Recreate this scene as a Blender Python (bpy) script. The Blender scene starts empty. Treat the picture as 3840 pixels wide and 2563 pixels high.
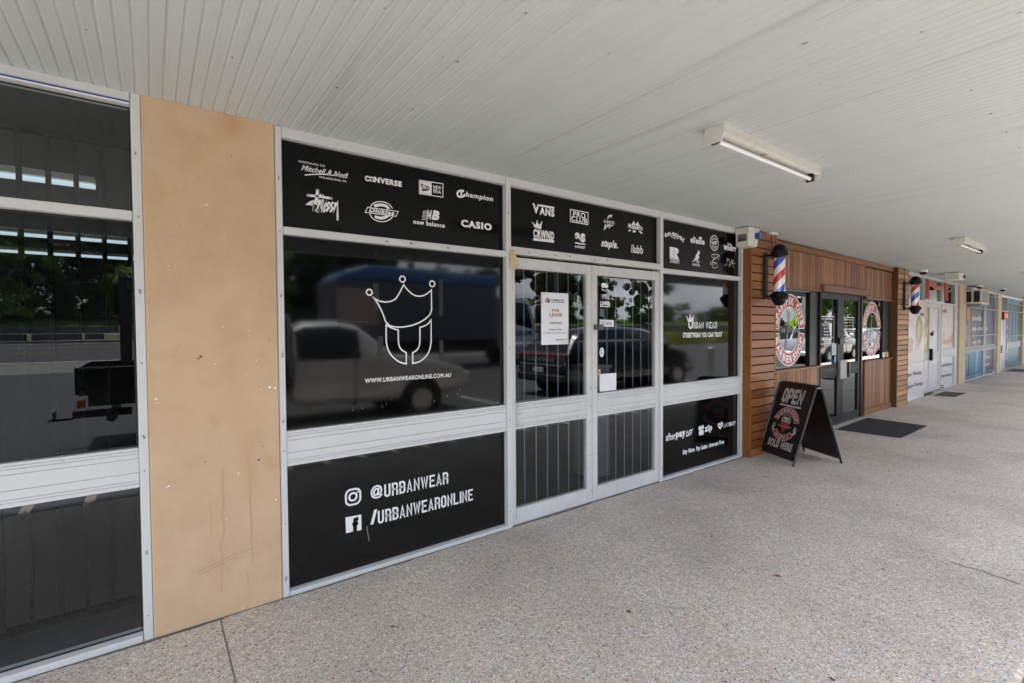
import bpy, bmesh, math, random
from mathutils import Vector, Matrix, noise
R=random.Random(7)
C=bpy.context.scene.collection
S=bpy.context.scene
# ---------------- camera, sky, sun, exposure ----------------
cd=bpy.data.cameras.new('camera'); cam=bpy.data.objects.new('camera',cd); C.objects.link(cam); S.camera=cam
cd.sensor_width=36; cd.lens=1826.0/3840*36; cd.clip_start=.05; cd.clip_end=900
def _cam(yaw,pitch,roll):
    f=Vector((math.sin(yaw)*math.cos(pitch),math.cos(yaw)*math.cos(pitch),math.sin(pitch)))
    r=Vector((math.cos(yaw),-math.sin(yaw),0)); u=r.cross(f)
    r2=math.cos(roll)*r+math.sin(roll)*u; u2=-math.sin(roll)*r+math.cos(roll)*u
    m=Matrix((r2,u2,-f)).transposed().to_4x4(); m.translation=Vector((0,-2.93,1.5)); return m
cam.matrix_world=_cam(math.radians(36.534),math.radians(-1.479),math.radians(-.36))
W=bpy.data.worlds.new('World'); S.world=W; W.use_nodes=True; wt=W.node_tree; wt.nodes.clear()
def wn(t,**k):
    n=wt.nodes.new(t)
    for a,b in k.items(): setattr(n,a,b)
    return n
SUN_EL,SUN_AZ=math.radians(79),math.radians(196)      # azimuth measured from +Y towards +X
sky=wn('ShaderNodeTexSky',sky_type='NISHITA',sun_disc=False,sun_elevation=SUN_EL,sun_rotation=SUN_AZ,altitude=20,dust_density=2.0)
tc=wn('ShaderNodeTexCoord'); mp=wn('ShaderNodeMapping'); mp.inputs['Scale'].default_value=(1,1,2.6)
ns=wn('ShaderNodeTexNoise'); ns.inputs['Scale'].default_value=2.2; ns.inputs['Detail'].default_value=7; ns.inputs['Roughness'].default_value=.55
cr=wn('ShaderNodeValToRGB'); cr.color_ramp.elements[0].position=.38; cr.color_ramp.elements[1].position=.6
n2=wn('ShaderNodeTexNoise'); n2.inputs['Scale'].default_value=5; n2.inputs['Detail'].default_value=5
cc=wn('ShaderNodeValToRGB'); cc.color_ramp.elements[0].position=.3; cc.color_ramp.elements[0].color=(5.2,5.7,6.6,1); cc.color_ramp.elements[1].position=.75; cc.color_ramp.elements[1].color=(13,13.2,13.4,1)
mx=wn('ShaderNodeMix',data_type='RGBA'); bg=wn('ShaderNodeBackground'); bg.inputs['Strength'].default_value=.1; ow=wn('ShaderNodeOutputWorld')
L=wt.links.new
L(tc.outputs['Generated'],mp.inputs['Vector']); L(mp.outputs['Vector'],ns.inputs['Vector']); L(mp.outputs['Vector'],n2.inputs['Vector'])
L(ns.outputs['Fac'],cr.inputs['Fac']); L(n2.outputs['Fac'],cc.inputs['Fac'])
L(cr.outputs['Color'],mx.inputs['Factor']); L(sky.outputs['Color'],mx.inputs['A']); L(cc.outputs['Color'],mx.inputs['B'])
L(mx.outputs['Result'],bg.inputs['Color']); L(bg.outputs['Background'],ow.inputs['Surface'])
sd=bpy.data.lights.new('sun','SUN'); sd.energy=4.2; sd.angle=math.radians(5); sd.color=(1,.96,.9)
so=bpy.data.objects.new('sun',sd); C.objects.link(so)
dv=Vector((math.sin(SUN_AZ)*math.cos(SUN_EL),math.cos(SUN_AZ)*math.cos(SUN_EL),math.sin(SUN_EL)))
so.rotation_euler=dv.to_track_quat('Z','Y').to_euler(); so.location=(0,0,30)
S.view_settings.view_transform='Standard'; S.view_settings.look='None'; S.view_settings.exposure=1.95; S.view_settings.gamma=1; S.view_settings.use_curve_mapping=False
S.cycles.use_denoising=True; S.cycles.max_bounces=10; S.cycles.diffuse_bounces=5; S.cycles.glossy_bounces=5; S.cycles.transparent_max_bounces=16; S.cycles.caustics_reflective=False; S.cycles.sample_clamp_indirect=8
# ---------------- helpers ----------------
XS=[-10,5.4,6.2,9.5,12,13.3,16.6,21.8,27,40]; YS=[0,0,.03,.10,.17,.215,.30,.36,.45,.68]
ZX=[-10,6.2,9.6,11.5,14,17,22,27,40]; ZS=[2.63,2.62,2.60,2.595,2.575,2.57,2.53,2.505,2.46]
def interp(x,X,Y):
    if x<=X[0]: return Y[0]
    for i in range(1,len(X)):
        if x<=X[i]:
            t=(x-X[i-1])/(X[i]-X[i-1]); return Y[i-1]+t*(Y[i]-Y[i-1])
    return Y[-1]
def fy(x): return interp(x,XS,YS)
def cz(x): return interp(x,ZX,ZS)
class MB:
    def __init__(s): s.v=[]; s.f=[]
    def add(s,vs,fs):
        n=len(s.v); s.v+= [tuple(v) for v in vs]; s.f+=[tuple(n+i for i in f) for f in fs]; return s
    def box(s,x0,x1,y0,y1,z0,z1):
        return s.add([(x0,y0,z0),(x1,y0,z0),(x1,y1,z0),(x0,y1,z0),(x0,y0,z1),(x1,y0,z1),(x1,y1,z1),(x0,y1,z1)],[(0,3,2,1),(4,5,6,7),(0,1,5,4),(1,2,6,5),(2,3,7,6),(3,0,4,7)])
    def quad(s,a,b,c,d): return s.add([a,b,c,d],[(0,1,2,3)])
    def cyl(s,p0,p1,r0,r1=None,n=12,cap=True):
        r1=r0 if r1 is None else r1; p0=Vector(p0);p1=Vector(p1); d=(p1-p0).normalized()
        a=d.orthogonal().normalized(); b=d.cross(a); vs=[]
        for p,r in((p0,r0),(p1,r1)):
            for i in range(n):
                t=2*math.pi*i/n; vs.append(p+a*math.cos(t)*r+b*math.sin(t)*r)
        fs=[(i,(i+1)%n,n+(i+1)%n,n+i) for i in range(n)]
        if cap: fs+=[tuple(range(n-1,-1,-1)),tuple(range(n,2*n))]
        return s.add(vs,fs)
    def tube(s,pts,r,n=8):
        for a,b in zip(pts,pts[1:]): s.cyl(a,b,r,r,n)
        return s
    def lathe(s,cx,cy,prof,n=24):
        vs=[];fs=[]
        for r,z in prof:
            for i in range(n): t=2*math.pi*i/n; vs.append((cx+r*math.cos(t),cy+r*math.sin(t),z))
        for j in range(len(prof)-1):
            for i in range(n): fs.append((j*n+i,j*n+(i+1)%n,(j+1)*n+(i+1)%n,(j+1)*n+i))
        return s.add(vs,fs)
    def prism(s,pts,axis,a0,a1):
        "extrude a 2D polygon along an axis: 0 -> pts are (y,z); 1 -> (x,z); 2 -> (x,y)"
        n=len(pts); vs=[]
        for a in(a0,a1):
            for p in pts: vs.append((a,p[0],p[1]) if axis==0 else ((p[0],a,p[1]) if axis==1 else (p[0],p[1],a)))
        fs=[(i,(i+1)%n,n+(i+1)%n,n+i) for i in range(n)]+[tuple(range(n-1,-1,-1)),tuple(range(n,2*n))]
        return s.add(vs,fs)
def mkmesh(name,mb,mat,bend=False,bevel=0,smooth=False):
    me=bpy.data.meshes.new(name)
    v=mb.v
    if bend: v=[(x,y+fy(x),z) for x,y,z in v]
    me.from_pydata(v,[],mb.f); 
    bm=bmesh.new(); bm.from_mesh(me)
    bmesh.ops.recalc_face_normals(bm,faces=bm.faces)
    if bevel:
        es=[e for e in bm.edges if len(e.link_faces)==2 and e.calc_face_angle(0)>.6]
        bmesh.ops.bevel(bm,geom=es,offset=bevel,segments=1,affect='EDGES',clamp_overlap=True)
    bm.to_mesh(me); bm.free()
    if smooth:
        me.shade_smooth() if hasattr(me,'shade_smooth') else None
        try: me.set_sharp_from_angle(angle=math.radians(35))
        except Exception: pass
    if mat: me.materials.append(mat)
    return me
def obj(name,mb,mat,parent=None,bend=False,bevel=0,smooth=False,label=None,kind=None):
    me=mb if isinstance(mb,bpy.types.Mesh) else mkmesh(name,mb,mat,bend,bevel,smooth)
    o=bpy.data.objects.new(name,me); C.objects.link(o)
    if parent: 
        o.parent=parent; o.matrix_parent_inverse=parent.matrix_world.inverted() if parent.type=='EMPTY' and False else Matrix.Identity(4)
        # parts are modelled in world coordinates; express them in the parent's frame
        off=PO.get(parent.name)
        if off is not None and not isinstance(mb,bpy.types.Mesh):
            me.transform(Matrix.Translation(-off))
    if parent: PO[o.name]=PO.get(parent.name,Vector((0,0,0)))
    else: PO[o.name]=Vector((0,0,0))
    if label: o['label']=label
    if kind: o['kind']=kind
    return o
PO={}
def thing(name,label,cat,loc=(0,0,0),group=None,kind=None):
    o=bpy.data.objects.new(name,None); C.objects.link(o); o.location=loc; PO[o.name]=Vector(loc)
    if kind: o['kind']=kind
    else:
        o['label']=label; o['category']=cat
    if group: o['group']=group
    return o
def tag(o,label,cat,group=None):
    o['label']=label; o['category']=cat
    if group: o['group']=group
    return o
def copy_tree(o,parent=None):
    c=o.copy(); C.objects.link(c)
    if parent: c.parent=parent
    for ch in list(o.children): copy_tree(ch,c)
    return c
# ---------------- materials ----------------
def mat(name,col=(.5,.5,.5),rough=.5,metal=0,spec=.5,**k):
    m=bpy.data.materials.new(name); m.use_nodes=True; b=m.node_tree.nodes['Principled BSDF']
    b.inputs['Base Color'].default_value=(*col,1); b.inputs['Roughness'].default_value=rough; b.inputs['Metallic'].default_value=metal
    b.inputs['Specular IOR Level'].default_value=spec
    for a,v in k.items(): b.inputs[a].default_value=v
    return m
def nodes(m): return m.node_tree,m.node_tree.nodes['Principled BSDF']
def nn(t,ty,**k):
    n=t.nodes.new(ty)
    for a,b in k.items():
        if a in n.inputs.keys() if hasattr(n.inputs,'keys') else False: n.inputs[a].default_value=b
        else: setattr(n,a,b)
    return n
def ramp(t,stops):
    r=t.nodes.new('ShaderNodeValToRGB'); e=r.color_ramp.elements
    while len(e)<len(stops): e.new(.5)
    for el,(p,c) in zip(e,stops): el.position=p; el.color=(*c,1) if len(c)==3 else c
    return r
def noisy(name,c0,c1,scale=4,rough=.5,detail=6,stretch=(1,1,1),lo=.35,hi=.65,bump=0,bscale=60,metal=0,spec=.5,rvar=0):
    m=mat(name,c0,rough,metal,spec); t,b=nodes(m)
    tc=t.nodes.new('ShaderNodeTexCoord'); mp=t.nodes.new('ShaderNodeMapping'); mp.inputs['Scale'].default_value=stretch
    n=t.nodes.new('ShaderNodeTexNoise'); n.inputs['Scale'].default_value=scale; n.inputs['Detail'].default_value=detail; n.inputs['Roughness'].default_value=.6
    r=ramp(t,[(lo,c0),(hi,c1)]); l=t.links.new
    l(tc.outputs['Object'],mp.inputs['Vector']); l(mp.outputs['Vector'],n.inputs['Vector']); l(n.outputs['Fac'],r.inputs['Fac']); l(r.outputs['Color'],b.inputs['Base Color'])
    if bump:
        n2=t.nodes.new('ShaderNodeTexNoise'); n2.inputs['Scale'].default_value=bscale; n2.inputs['Detail'].default_value=4
        bp=t.nodes.new('ShaderNodeBump'); bp.inputs['Strength'].default_value=bump; bp.inputs['Distance'].default_value=.01
        l(mp.outputs['Vector'],n2.inputs['Vector']); l(n2.outputs['Fac'],bp.inputs['Height']); l(bp.outputs['Normal'],b.inputs['Normal'])
    if rvar:
        mr=t.nodes.new('ShaderNodeMapRange'); mr.inputs['To Min'].default_value=rough-rvar; mr.inputs['To Max'].default_value=rough+rvar
        l(n.outputs['Fac'],mr.inputs['Value']); l(mr.outputs['Result'],b.inputs['Roughness'])
    return m
def speckle(m,scale,thr,col,soft=.03,stretch=(1,1,1),use='Base Color'):
    "mix small spots of another colour over whatever feeds the base colour"
    t,b=nodes(m); l=t.links.new; inp=b.inputs['Base Color']; src=inp.links[0].from_socket if inp.links else None
    tc=t.nodes.new('ShaderNodeTexCoord'); mp=t.nodes.new('ShaderNodeMapping'); mp.inputs['Scale'].default_value=stretch
    n=t.nodes.new('ShaderNodeTexNoise'); n.inputs['Scale'].default_value=scale; n.inputs['Detail'].default_value=3
    r=ramp(t,[(thr,(0,0,0)),(thr+soft,(1,1,1))]); mx=t.nodes.new('ShaderNodeMix'); mx.data_type='RGBA'
    l(tc.outputs['Object'],mp.inputs['Vector']); l(mp.outputs['Vector'],n.inputs['Vector']); l(n.outputs['Fac'],r.inputs['Fac']); l(r.outputs['Color'],mx.inputs['Factor'])
    if src: l(src,mx.inputs['A'])
    else: mx.inputs['A'].default_value=inp.default_value
    mx.inputs['B'].default_value=(*col,1); l(mx.outputs['Result'],inp); return m
def wood(name,cols,grain=(1.2,40,40),rough=.4,spread=.5):
    m=mat(name,cols[0],rough); t,b=nodes(m); l=t.links.new
    tc=t.nodes.new('ShaderNodeTexCoord'); oi=t.nodes.new('ShaderNodeObjectInfo'); 
    ad=t.nodes.new('ShaderNodeVectorMath'); ad.operation='MULTIPLY_ADD'; ad.inputs[1].default_value=(1,1,1)
    cb=t.nodes.new('ShaderNodeCombineXYZ'); ml=t.nodes.new('ShaderNodeMath'); ml.operation='MULTIPLY'; ml.inputs[1].default_value=37
    l(oi.outputs['Random'],ml.inputs[0]); [l(ml.outputs[0],cb.inputs[i]) for i in range(3)]
    l(tc.outputs['Object'],ad.inputs[0]); l(cb.outputs[0],ad.inputs[2])
    mp=t.nodes.new('ShaderNodeMapping'); mp.inputs['Scale'].default_value=grain; l(ad.outputs[0],mp.inputs['Vector'])
    n=t.nodes.new('ShaderNodeTexNoise'); n.inputs['Scale'].default_value=1; n.inputs['Detail'].default_value=8; n.inputs['Roughness'].default_value=.65; n.inputs['Distortion'].default_value=1.2; l(mp.outputs[0],n.inputs['Vector'])
    r=ramp(t,[(.0,cols[0]),(.35,cols[1]),(.7,cols[2]),(1,cols[3])])
    a=t.nodes.new('ShaderNodeMath'); a.operation='MULTIPLY_ADD'; a.inputs[1].default_value=spread
    c=t.nodes.new('ShaderNodeMath'); c.operation='MULTIPLY_ADD'; c.inputs[1].default_value=1-spread+.25; c.inputs[2].default_value=-.15
    l(n.outputs['Fac'],c.inputs[0]); l(oi.outputs['Random'],a.inputs[0]); l(c.outputs[0],a.inputs[2]); l(a.outputs[0],r.inputs['Fac']); l(r.outputs['Color'],b.inputs['Base Color'])
    bp=t.nodes.new('ShaderNodeBump'); bp.inputs['Strength'].default_value=.15; bp.inputs['Distance'].default_value=.002; l(n.outputs['Fac'],bp.inputs['Height']); l(bp.outputs['Normal'],b.inputs['Normal'])
    return m
def glass(name,tint=(.5,.52,.5),rough=.0,ior=1.52):
    m=bpy.data.materials.new(name); m.use_nodes=True; t=m.node_tree; t.nodes.clear(); l=t.links.new
    o=t.nodes.new('ShaderNodeOutputMaterial'); tr=t.nodes.new('ShaderNodeBsdfTransparent'); tr.inputs['Color'].default_value=(*tint,1)
    g=t.nodes.new('ShaderNodeBsdfGlossy'); g.inputs['Roughness'].default_value=rough; g.inputs['Color'].default_value=(.95,.97,1,1)
    fr=t.nodes.new('ShaderNodeFresnel'); fr.inputs['IOR'].default_value=ior; mx=t.nodes.new('ShaderNodeMixShader')
    m2=t.nodes.new('ShaderNodeMath'); m2.operation='MULTIPLY'; m2.inputs[1].default_value=1.6; m2.use_clamp=True   # two faces of the pane reflect
    n=t.nodes.new('ShaderNodeTexNoise'); n.inputs['Scale'].default_value=1.3; bp=t.nodes.new('ShaderNodeBump'); bp.inputs['Strength'].default_value=.02; bp.inputs['Distance'].default_value=.02
    tc=t.nodes.new('ShaderNodeTexCoord'); l(tc.outputs['Object'],n.inputs['Vector']); l(n.outputs['Fac'],bp.inputs['Height']); l(bp.outputs['Normal'],g.inputs['Normal'])
    ge=t.nodes.new('ShaderNodeNewGeometry'); iv=t.nodes.new('ShaderNodeMath'); iv.operation='SUBTRACT'; iv.inputs[0].default_value=1; l(ge.outputs['Backfacing'],iv.inputs[1]); m0=t.nodes.new('ShaderNodeMath'); m0.operation='MULTIPLY'; l(iv.outputs[0],m0.inputs[0]); l(fr.outputs[0],m0.inputs[1]); l(m0.outputs[0],m2.inputs[0]); l(m2.outputs[0],mx.inputs[0]); l(tr.outputs[0],mx.inputs[1]); l(g.outputs[0],mx.inputs[2]); l(mx.outputs[0],o.inputs['Surface'])
    return m
ALU=noisy('painted_aluminium',(.57,.585,.60),(.62,.635,.65),2,.40,6,(1,1,.6),bump=.03,rvar=.06); speckle(ALU,55,.75,(.2,.18,.16),.02)
ALUD=noisy('worn_painted_aluminium',(.54,.55,.555),(.61,.62,.63),5,.45,6,(1,1,1),bump=.04); speckle(ALUD,22,.70,(.25,.22,.19),.03,(1,1,6))
ALUF=mat('far_painted_aluminium',(.52,.54,.55),.45)
FILM=mat('black_window_film',(.0015,.0015,.002),.04,0,.5); FILMB=mat('glossy_black_window_film',(.001,.001,.0014),.04,0,.62); FILMT=mat('matt_black_window_film',(.003,.003,.0033),.09,0,.22)
def smudge(m,lo,hi,sc):
    t,b=nodes(m); n=t.nodes.new('ShaderNodeTexNoise'); n.inputs['Scale'].default_value=sc; n.inputs['Detail'].default_value=5
    tc=t.nodes.new('ShaderNodeTexCoord'); r=t.nodes.new('ShaderNodeMapRange'); r.inputs['From Min'].default_value=.3; r.inputs['From Max'].default_value=.7; r.inputs['To Min'].default_value=lo; r.inputs['To Max'].default_value=hi
    l=t.links.new; l(tc.outputs['Object'],n.inputs['Vector']); l(n.outputs['Fac'],r.inputs['Value']); l(r.outputs['Result'],b.inputs['Roughness'])
smudge(FILM,.035,.06,2.5); smudge(FILMB,.04,.06,2.5)
VINYL=mat('white_vinyl',(.80,.81,.83),.5); TAPE=mat('tape_residue',(.012,.012,.012),.3); CHIP=mat('glue_mark',(.3,.29,.27),.7)
GLASS=glass('window_glass',(.86,.885,.88)); BARM=mat('bar_black',(.0015,.0015,.002),.7,0,.1); GLASSD=glass('tinted_glass',(.22,.23,.23))
RUB=mat('black_rubber_gasket',(.012,.012,.012),.6)
RENDERW=noisy('tan_render',(.53,.365,.23),(.585,.42,.275),5,.85,8,bump=.12,bscale=140); speckle(RENDERW,4.5,.60,(.50,.325,.175),.16,(1,1,.75)); speckle(RENDERW,75,.75,(.2,.13,.08),.02); speckle(RENDERW,17,.745,(.62,.58,.52),.008)
BEIGE=noisy('beige_paint',(.52,.42,.28),(.58,.48,.33),3,.8)
STAIN=mat('water_stain',(.535,.35,.205),.85)
WHITE=noisy('off_white_plastic',(.68,.68,.64),(.60,.60,.56),12,.5); WHITEP=mat('white_paint',(.78,.78,.77),.5); CREAM=noisy('cream_metal',(.64,.65,.60),(.58,.59,.54),18,.45)
BLACK=mat('black_powder_coat',(.004,.004,.005),.3,0,.25); BLACKM=mat('matt_black',(.008,.008,.009),.6); CHARC=noisy('charcoal_aluminium',(.015,.018,.022),(.023,.027,.032),6,.45,spec=.22)
CHROME=mat('brushed_steel',(.5,.5,.5),.3,.9); BRASS=mat('brass',(.5,.33,.1),.35,.8); YCREAM=mat('yellowed_plastic',(.58,.45,.24),.5)
BLUEL=mat('blue_lens',(.01,.06,.35),.2,**{'Coat Weight':.5}); RED=mat('red_vinyl',(.42,.045,.03),.4); PRED=mat('stripe_red',(.55,.03,.035),.25); PBLUE=mat('stripe_blue',(.02,.06,.5),.25); PWHITE=mat('stripe_white',(.8,.8,.82),.25)
PAPER=mat('white_paper',(.74,.77,.82),.6); ROSE=mat('rose_ink',(.42,.2,.13),.6); DARKINK=mat('dark_ink',(.05,.05,.07),.6); PURPINK=mat('purple_ink',(.10,.05,.20),.5); BLUEINK=mat('blue_ink',(.06,.16,.5),.5)
SLATW=wood('varnished_timber',[(.07,.018,.006),(.20,.062,.018),(.33,.125,.042),(.44,.21,.085)],(1.4,30,46),.38,.45)
POSTW=wood('dark_varnished_timber',[(.10,.03,.006),(.17,.06,.012),(.26,.10,.025),(.32,.15,.05)],(34,34,1.3),.4,.3)
BOARDW=wood('timber_lining',[(.08,.030,.015),(.20,.080,.036),(.32,.145,.068),(.42,.22,.11)],(40,40,1.3),.5,.6)
SLAT2=wood('weathered_timber',[(.22,.12,.05),(.40,.21,.10),(.5,.28,.13),(.5,.36,.14)],(2,40,46),.55,.8)
DARKV=mat('dark_void',(.006,.005,.005),.9)
MAT1=noisy('black_carpet_mat',(.012,.012,.014),(.03,.03,.035),160,.95,bump=.6,bscale=220)
RUBM=mat('grey_door_mat',(.05,.05,.055),.9)
def ceiling_mat():
    m=mat('pale_painted_corrugated_steel',(.6,.62,.58),.5); t,b=nodes(m); l=t.links.new
    tc=t.nodes.new('ShaderNodeTexCoord'); mp=t.nodes.new('ShaderNodeMapping'); mp.inputs['Scale'].default_value=(9,.22,1)
    n=t.nodes.new('ShaderNodeTexNoise'); n.inputs['Scale'].default_value=1.4; n.inputs['Detail'].default_value=5; n.inputs['Roughness'].default_value=.75
    r=ramp(t,[(.29,(.39,.41,.41)),(.43,(.475,.525,.53)),(.7,(.505,.56,.57))])
    l(tc.outputs['Object'],mp.inputs['Vector']); l(mp.outputs['Vector'],n.inputs['Vector']); l(n.outputs['Fac'],r.inputs['Fac']); l(r.outputs['Color'],b.inputs['Base Color'])
    speckle(m,26,.745,(.25,.23,.2),.02,(1,.5,1)); 
    # one grey smudge of soot beside the light
    return m
CEIL=ceiling_mat()
def pebble_mat():
    m=mat('exposed_aggregate',(.3,.27,.24),.7); t,b=nodes(m); l=t.links.new
    tc=t.nodes.new('ShaderNodeTexCoord')
    v=t.nodes.new('ShaderNodeTexVoronoi'); v.inputs['Scale'].default_value=150; v.inputs['Randomness'].default_value=1
    v2=t.nodes.new('ShaderNodeTexVoronoi'); v2.feature='DISTANCE_TO_EDGE'; v2.inputs['Scale'].default_value=150
    mp=t.nodes.new('ShaderNodeMapping'); l(tc.outputs['Object'],mp.inputs['Vector']); l(mp.outputs[0],v.inputs['Vector']); l(mp.outputs[0],v2.inputs['Vector'])
    sp=t.nodes.new('ShaderNodeSeparateColor'); l(v.outputs['Color'],sp.inputs[0])
    r=ramp(t,[(0,(.16,.14,.13)),(.05,(.47,.42,.37)),(.24,(.64,.565,.485)),(.42,(.565,.55,.54)),(.54,(.74,.62,.49)),(.665,(.64,.42,.27)),(.75,(.86,.79,.71)),(.90,(.57,.57,.585)),(1,(.88,.85,.80))]); r.color_ramp.interpolation='CONSTANT'
    l(sp.outputs[0],r.inputs['Fac'])
    e=ramp(t,[(0,(0,0,0)),(.0016*60,(1,1,1))]); l(v2.outputs['Distance'],e.inputs['Fac'])
    n=t.nodes.new('ShaderNodeTexNoise'); n.inputs['Scale'].default_value=1.1; n.inputs['Detail'].default_value=7; n.inputs['Roughness'].default_value=.62; l(tc.outputs['Object'],n.inputs['Vector'])
    n3=t.nodes.new('ShaderNodeTexNoise'); n3.inputs['Scale'].default_value=28; n3.inputs['Detail'].default_value=3; l(tc.outputs['Object'],n3.inputs['Vector'])
    mm=t.nodes.new('ShaderNodeMix'); mm.data_type='RGBA'; mm.inputs['A'].default_value=(.38,.35,.32,1); l(e.outputs['Color'],mm.inputs['Factor']); l(r.outputs['Color'],mm.inputs['B'])
    g=ramp(t,[(.3,(.78,.77,.765)),(.5,(1,.995,.99)),(.72,(1.14,1.14,1.14))]); l(n.outputs['Fac'],g.inputs['Fac'])
    g3=ramp(t,[(.28,(.86,.85,.84)),(.5,(1,1,1)),(.7,(1.07,1.07,1.07))]); l(n3.outputs['Fac'],g3.inputs['Fac'])
    mu=t.nodes.new('ShaderNodeMix'); mu.data_type='RGBA'; mu.blend_type='MULTIPLY'; mu.inputs['Factor'].default_value=1; l(mm.outputs['Result'],mu.inputs['A']); l(g.outputs['Color'],mu.inputs['B'])
    m3=t.nodes.new('ShaderNodeMix'); m3.data_type='RGBA'; m3.blend_type='MULTIPLY'; m3.inputs['Factor'].default_value=1; l(mu.outputs['Result'],m3.inputs['A']); l(g3.outputs['Color'],m3.inputs['B'])
    l(m3.outputs['Result'],b.inputs['Base Color'])
    bp=t.nodes.new('ShaderNodeBump'); bp.inputs['Strength'].default_value=.55; bp.inputs['Distance'].default_value=.003; l(e.outputs['Color'],bp.inputs['Height']); l(bp.outputs['Normal'],b.inputs['Normal'])
    speckle(m,42,.765,(.06,.055,.05),.01)
    return m
PEB=pebble_mat()
# ---------------- writing and marks ----------------
_tc={}
def textmesh(s,off=0,shear=0):
    k=(s,off,shear)
    if k in _tc: return _tc[k]
    cu=bpy.data.curves.new('lettering','FONT'); cu.body=s; cu.offset=off; cu.shear=shear; cu.resolution_u=3; cu.space_character=1+off*3.2; cu.fill_mode='FRONT'
    o=bpy.data.objects.new('lettering',cu); C.objects.link(o); bpy.context.view_layer.update()
    dg=bpy.context.evaluated_depsgraph_get(); me=o.evaluated_get(dg).to_mesh()
    v=[(q.co.x,q.co.y) for q in me.vertices]; f=[tuple(p.vertices) for p in me.polygons]
    o.evaluated_get(dg).to_mesh_clear(); bpy.data.objects.remove(o); bpy.data.curves.remove(cu)
    _tc[k]=(v,f); return _tc[k]
def fit(s,x0,z0,x1,z1,off=0,shear=0):
    v,f=textmesh(s,off,shear)
    if not v: return [],[]
    a=min(p[0] for p in v);b=max(p[0] for p in v);c=min(p[1] for p in v);d=max(p[1] for p in v)
    return [(x0+(p[0]-a)/(b-a)*(x1-x0), z0+(p[1]-c)/(d-c)*(z1-z0)) for p in v],f
def smoothpts(pts,close):
    n=len(pts); out=[]
    for i in range(n if close else n-1):
        p0=pts[(i-1)%n] if close or i>0 else pts[i]; p1=pts[i]; p2=pts[(i+1)%n]; p3=pts[(i+2)%n] if close or i<n-2 else p2
        for k in range(6):
            t=k/6; out.append(tuple(.5*((2*p1[j])+(-p0[j]+p2[j])*t+(2*p0[j]-5*p1[j]+4*p2[j]-p3[j])*t*t+(-p0[j]+3*p1[j]-3*p2[j]+p3[j])*t**3) for j in(0,1)))
    if not close: out.append(pts[-1])
    return out
def stroke(pts,w,close=False):
    n=len(pts); L_=[];R_=[]
    for i in range(n):
        a=Vector(pts[i-1]) if (i>0 or close) else None; p=Vector(pts[i]); b=Vector(pts[(i+1)%n]) if (i<n-1 or close) else None
        d1=(p-a).normalized() if a is not None and (p-a).length>1e-6 else None; d2=(b-p).normalized() if b is not None and (b-p).length>1e-6 else None
        if d1 is None: d1=d2
        if d2 is None: d2=d1
        if d1 is None: d1=d2=Vector((1,0))
        n1=Vector((-d1.y,d1.x)); n2=Vector((-d2.y,d2.x)); m=(n1+n2)
        m=m.normalized() if m.length>1e-3 else n1
        k=w/2/max(.45,m.dot(n1)); L_.append(tuple(p+m*k)); R_.append(tuple(p-m*k))
    v=L_+R_; f=[(i,(i+1)%n,n+(i+1)%n,n+i) for i in range(n if close else n-1)]
    return v,f
GL={'O':[([(.3,0),(.7,0),(1,.13),(1,.87),(.7,1),(.3,1),(0,.87),(0,.13)],1)],'U':[([(0,1),(0,.13),(.3,0),(.7,0),(1,.13),(1,1)],0)],
'R':[([(0,0),(0,1),(.7,1),(1,.88),(1,.60),(.7,.48),(.0,.48)],0),([(.7,.48),(1,.36),(1,0)],0)],'B':[([(0,0),(0,1),(.7,1),(1,.88),(1,.64),(.72,.53),(1,.42),(1,.12),(.7,0)],1),([(0,.53),(.72,.53)],0)],
'A':[([(0,0),(.5,1),(1,0)],0),([(.2,.22),(.8,.22)],0)],'N':[([(0,0),(0,1),(1,0),(1,1)],0)],'W':[([(0,1),(.25,0),(.5,.95),(.75,0),(1,1)],0)],'E':[([(1,1),(0,1),(0,0),(1,0)],0),([(0,.52),(.8,.52)],0)],
'L':[([(0,1),(0,0),(1,0)],0)],'I':[([(.5,0),(.5,1)],0)],'C':[([(1,.72),(1,.87),(.7,1),(.3,1),(0,.87),(0,.13),(.3,0),(.7,0),(1,.13),(1,.28)],0)],'G':[([(1,.72),(1,.87),(.7,1),(.3,1),(0,.87),(0,.13),(.3,0),(.7,0),(1,.13),(1,.45),(.6,.45)],0)],
'M':[([(0,0),(0,1),(.5,.2),(1,1),(1,0)],0)],'S':[([(1,.75),(1,.87),(.7,1),(.3,1),(0,.87),(0,.66),(.25,.55),(.75,.45),(1,.34),(1,.13),(.7,0),(.3,0),(0,.13),(0,.25)],0)],'T':[([(0,1),(1,1)],0),([(.5,1),(.5,0)],0)],
'Y':[([(0,1),(.5,.45),(1,1)],0),([(.5,.45),(.5,0)],0)],'D':[([(0,0),(0,1),(.6,1),(1,.85),(1,.15),(.6,0)],1)],'H':[([(0,0),(0,1)],0),([(1,0),(1,1)],0),([(0,.52),(1,.52)],0)],'P':[([(0,0),(0,1),(.7,1),(1,.88),(1,.55),(.7,.43),(0,.43)],0)],
'.':[([(.5,0),(.5,.03)],0)],'V':[([(0,1),(.5,0),(1,1)],0)],'K':[([(0,0),(0,1)],0),([(1,1),(0,.4)],0),([(.3,.55),(1,0)],0)],'F':[([(0,0),(0,1),(1,1)],0),([(0,.52),(.8,.52)],0)],'Z':[([(0,1),(1,1),(0,0),(1,0)],0)]}
GW={'I':.15,'.':.2,'W':1.35,'M':1.3,' ':.35}
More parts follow.
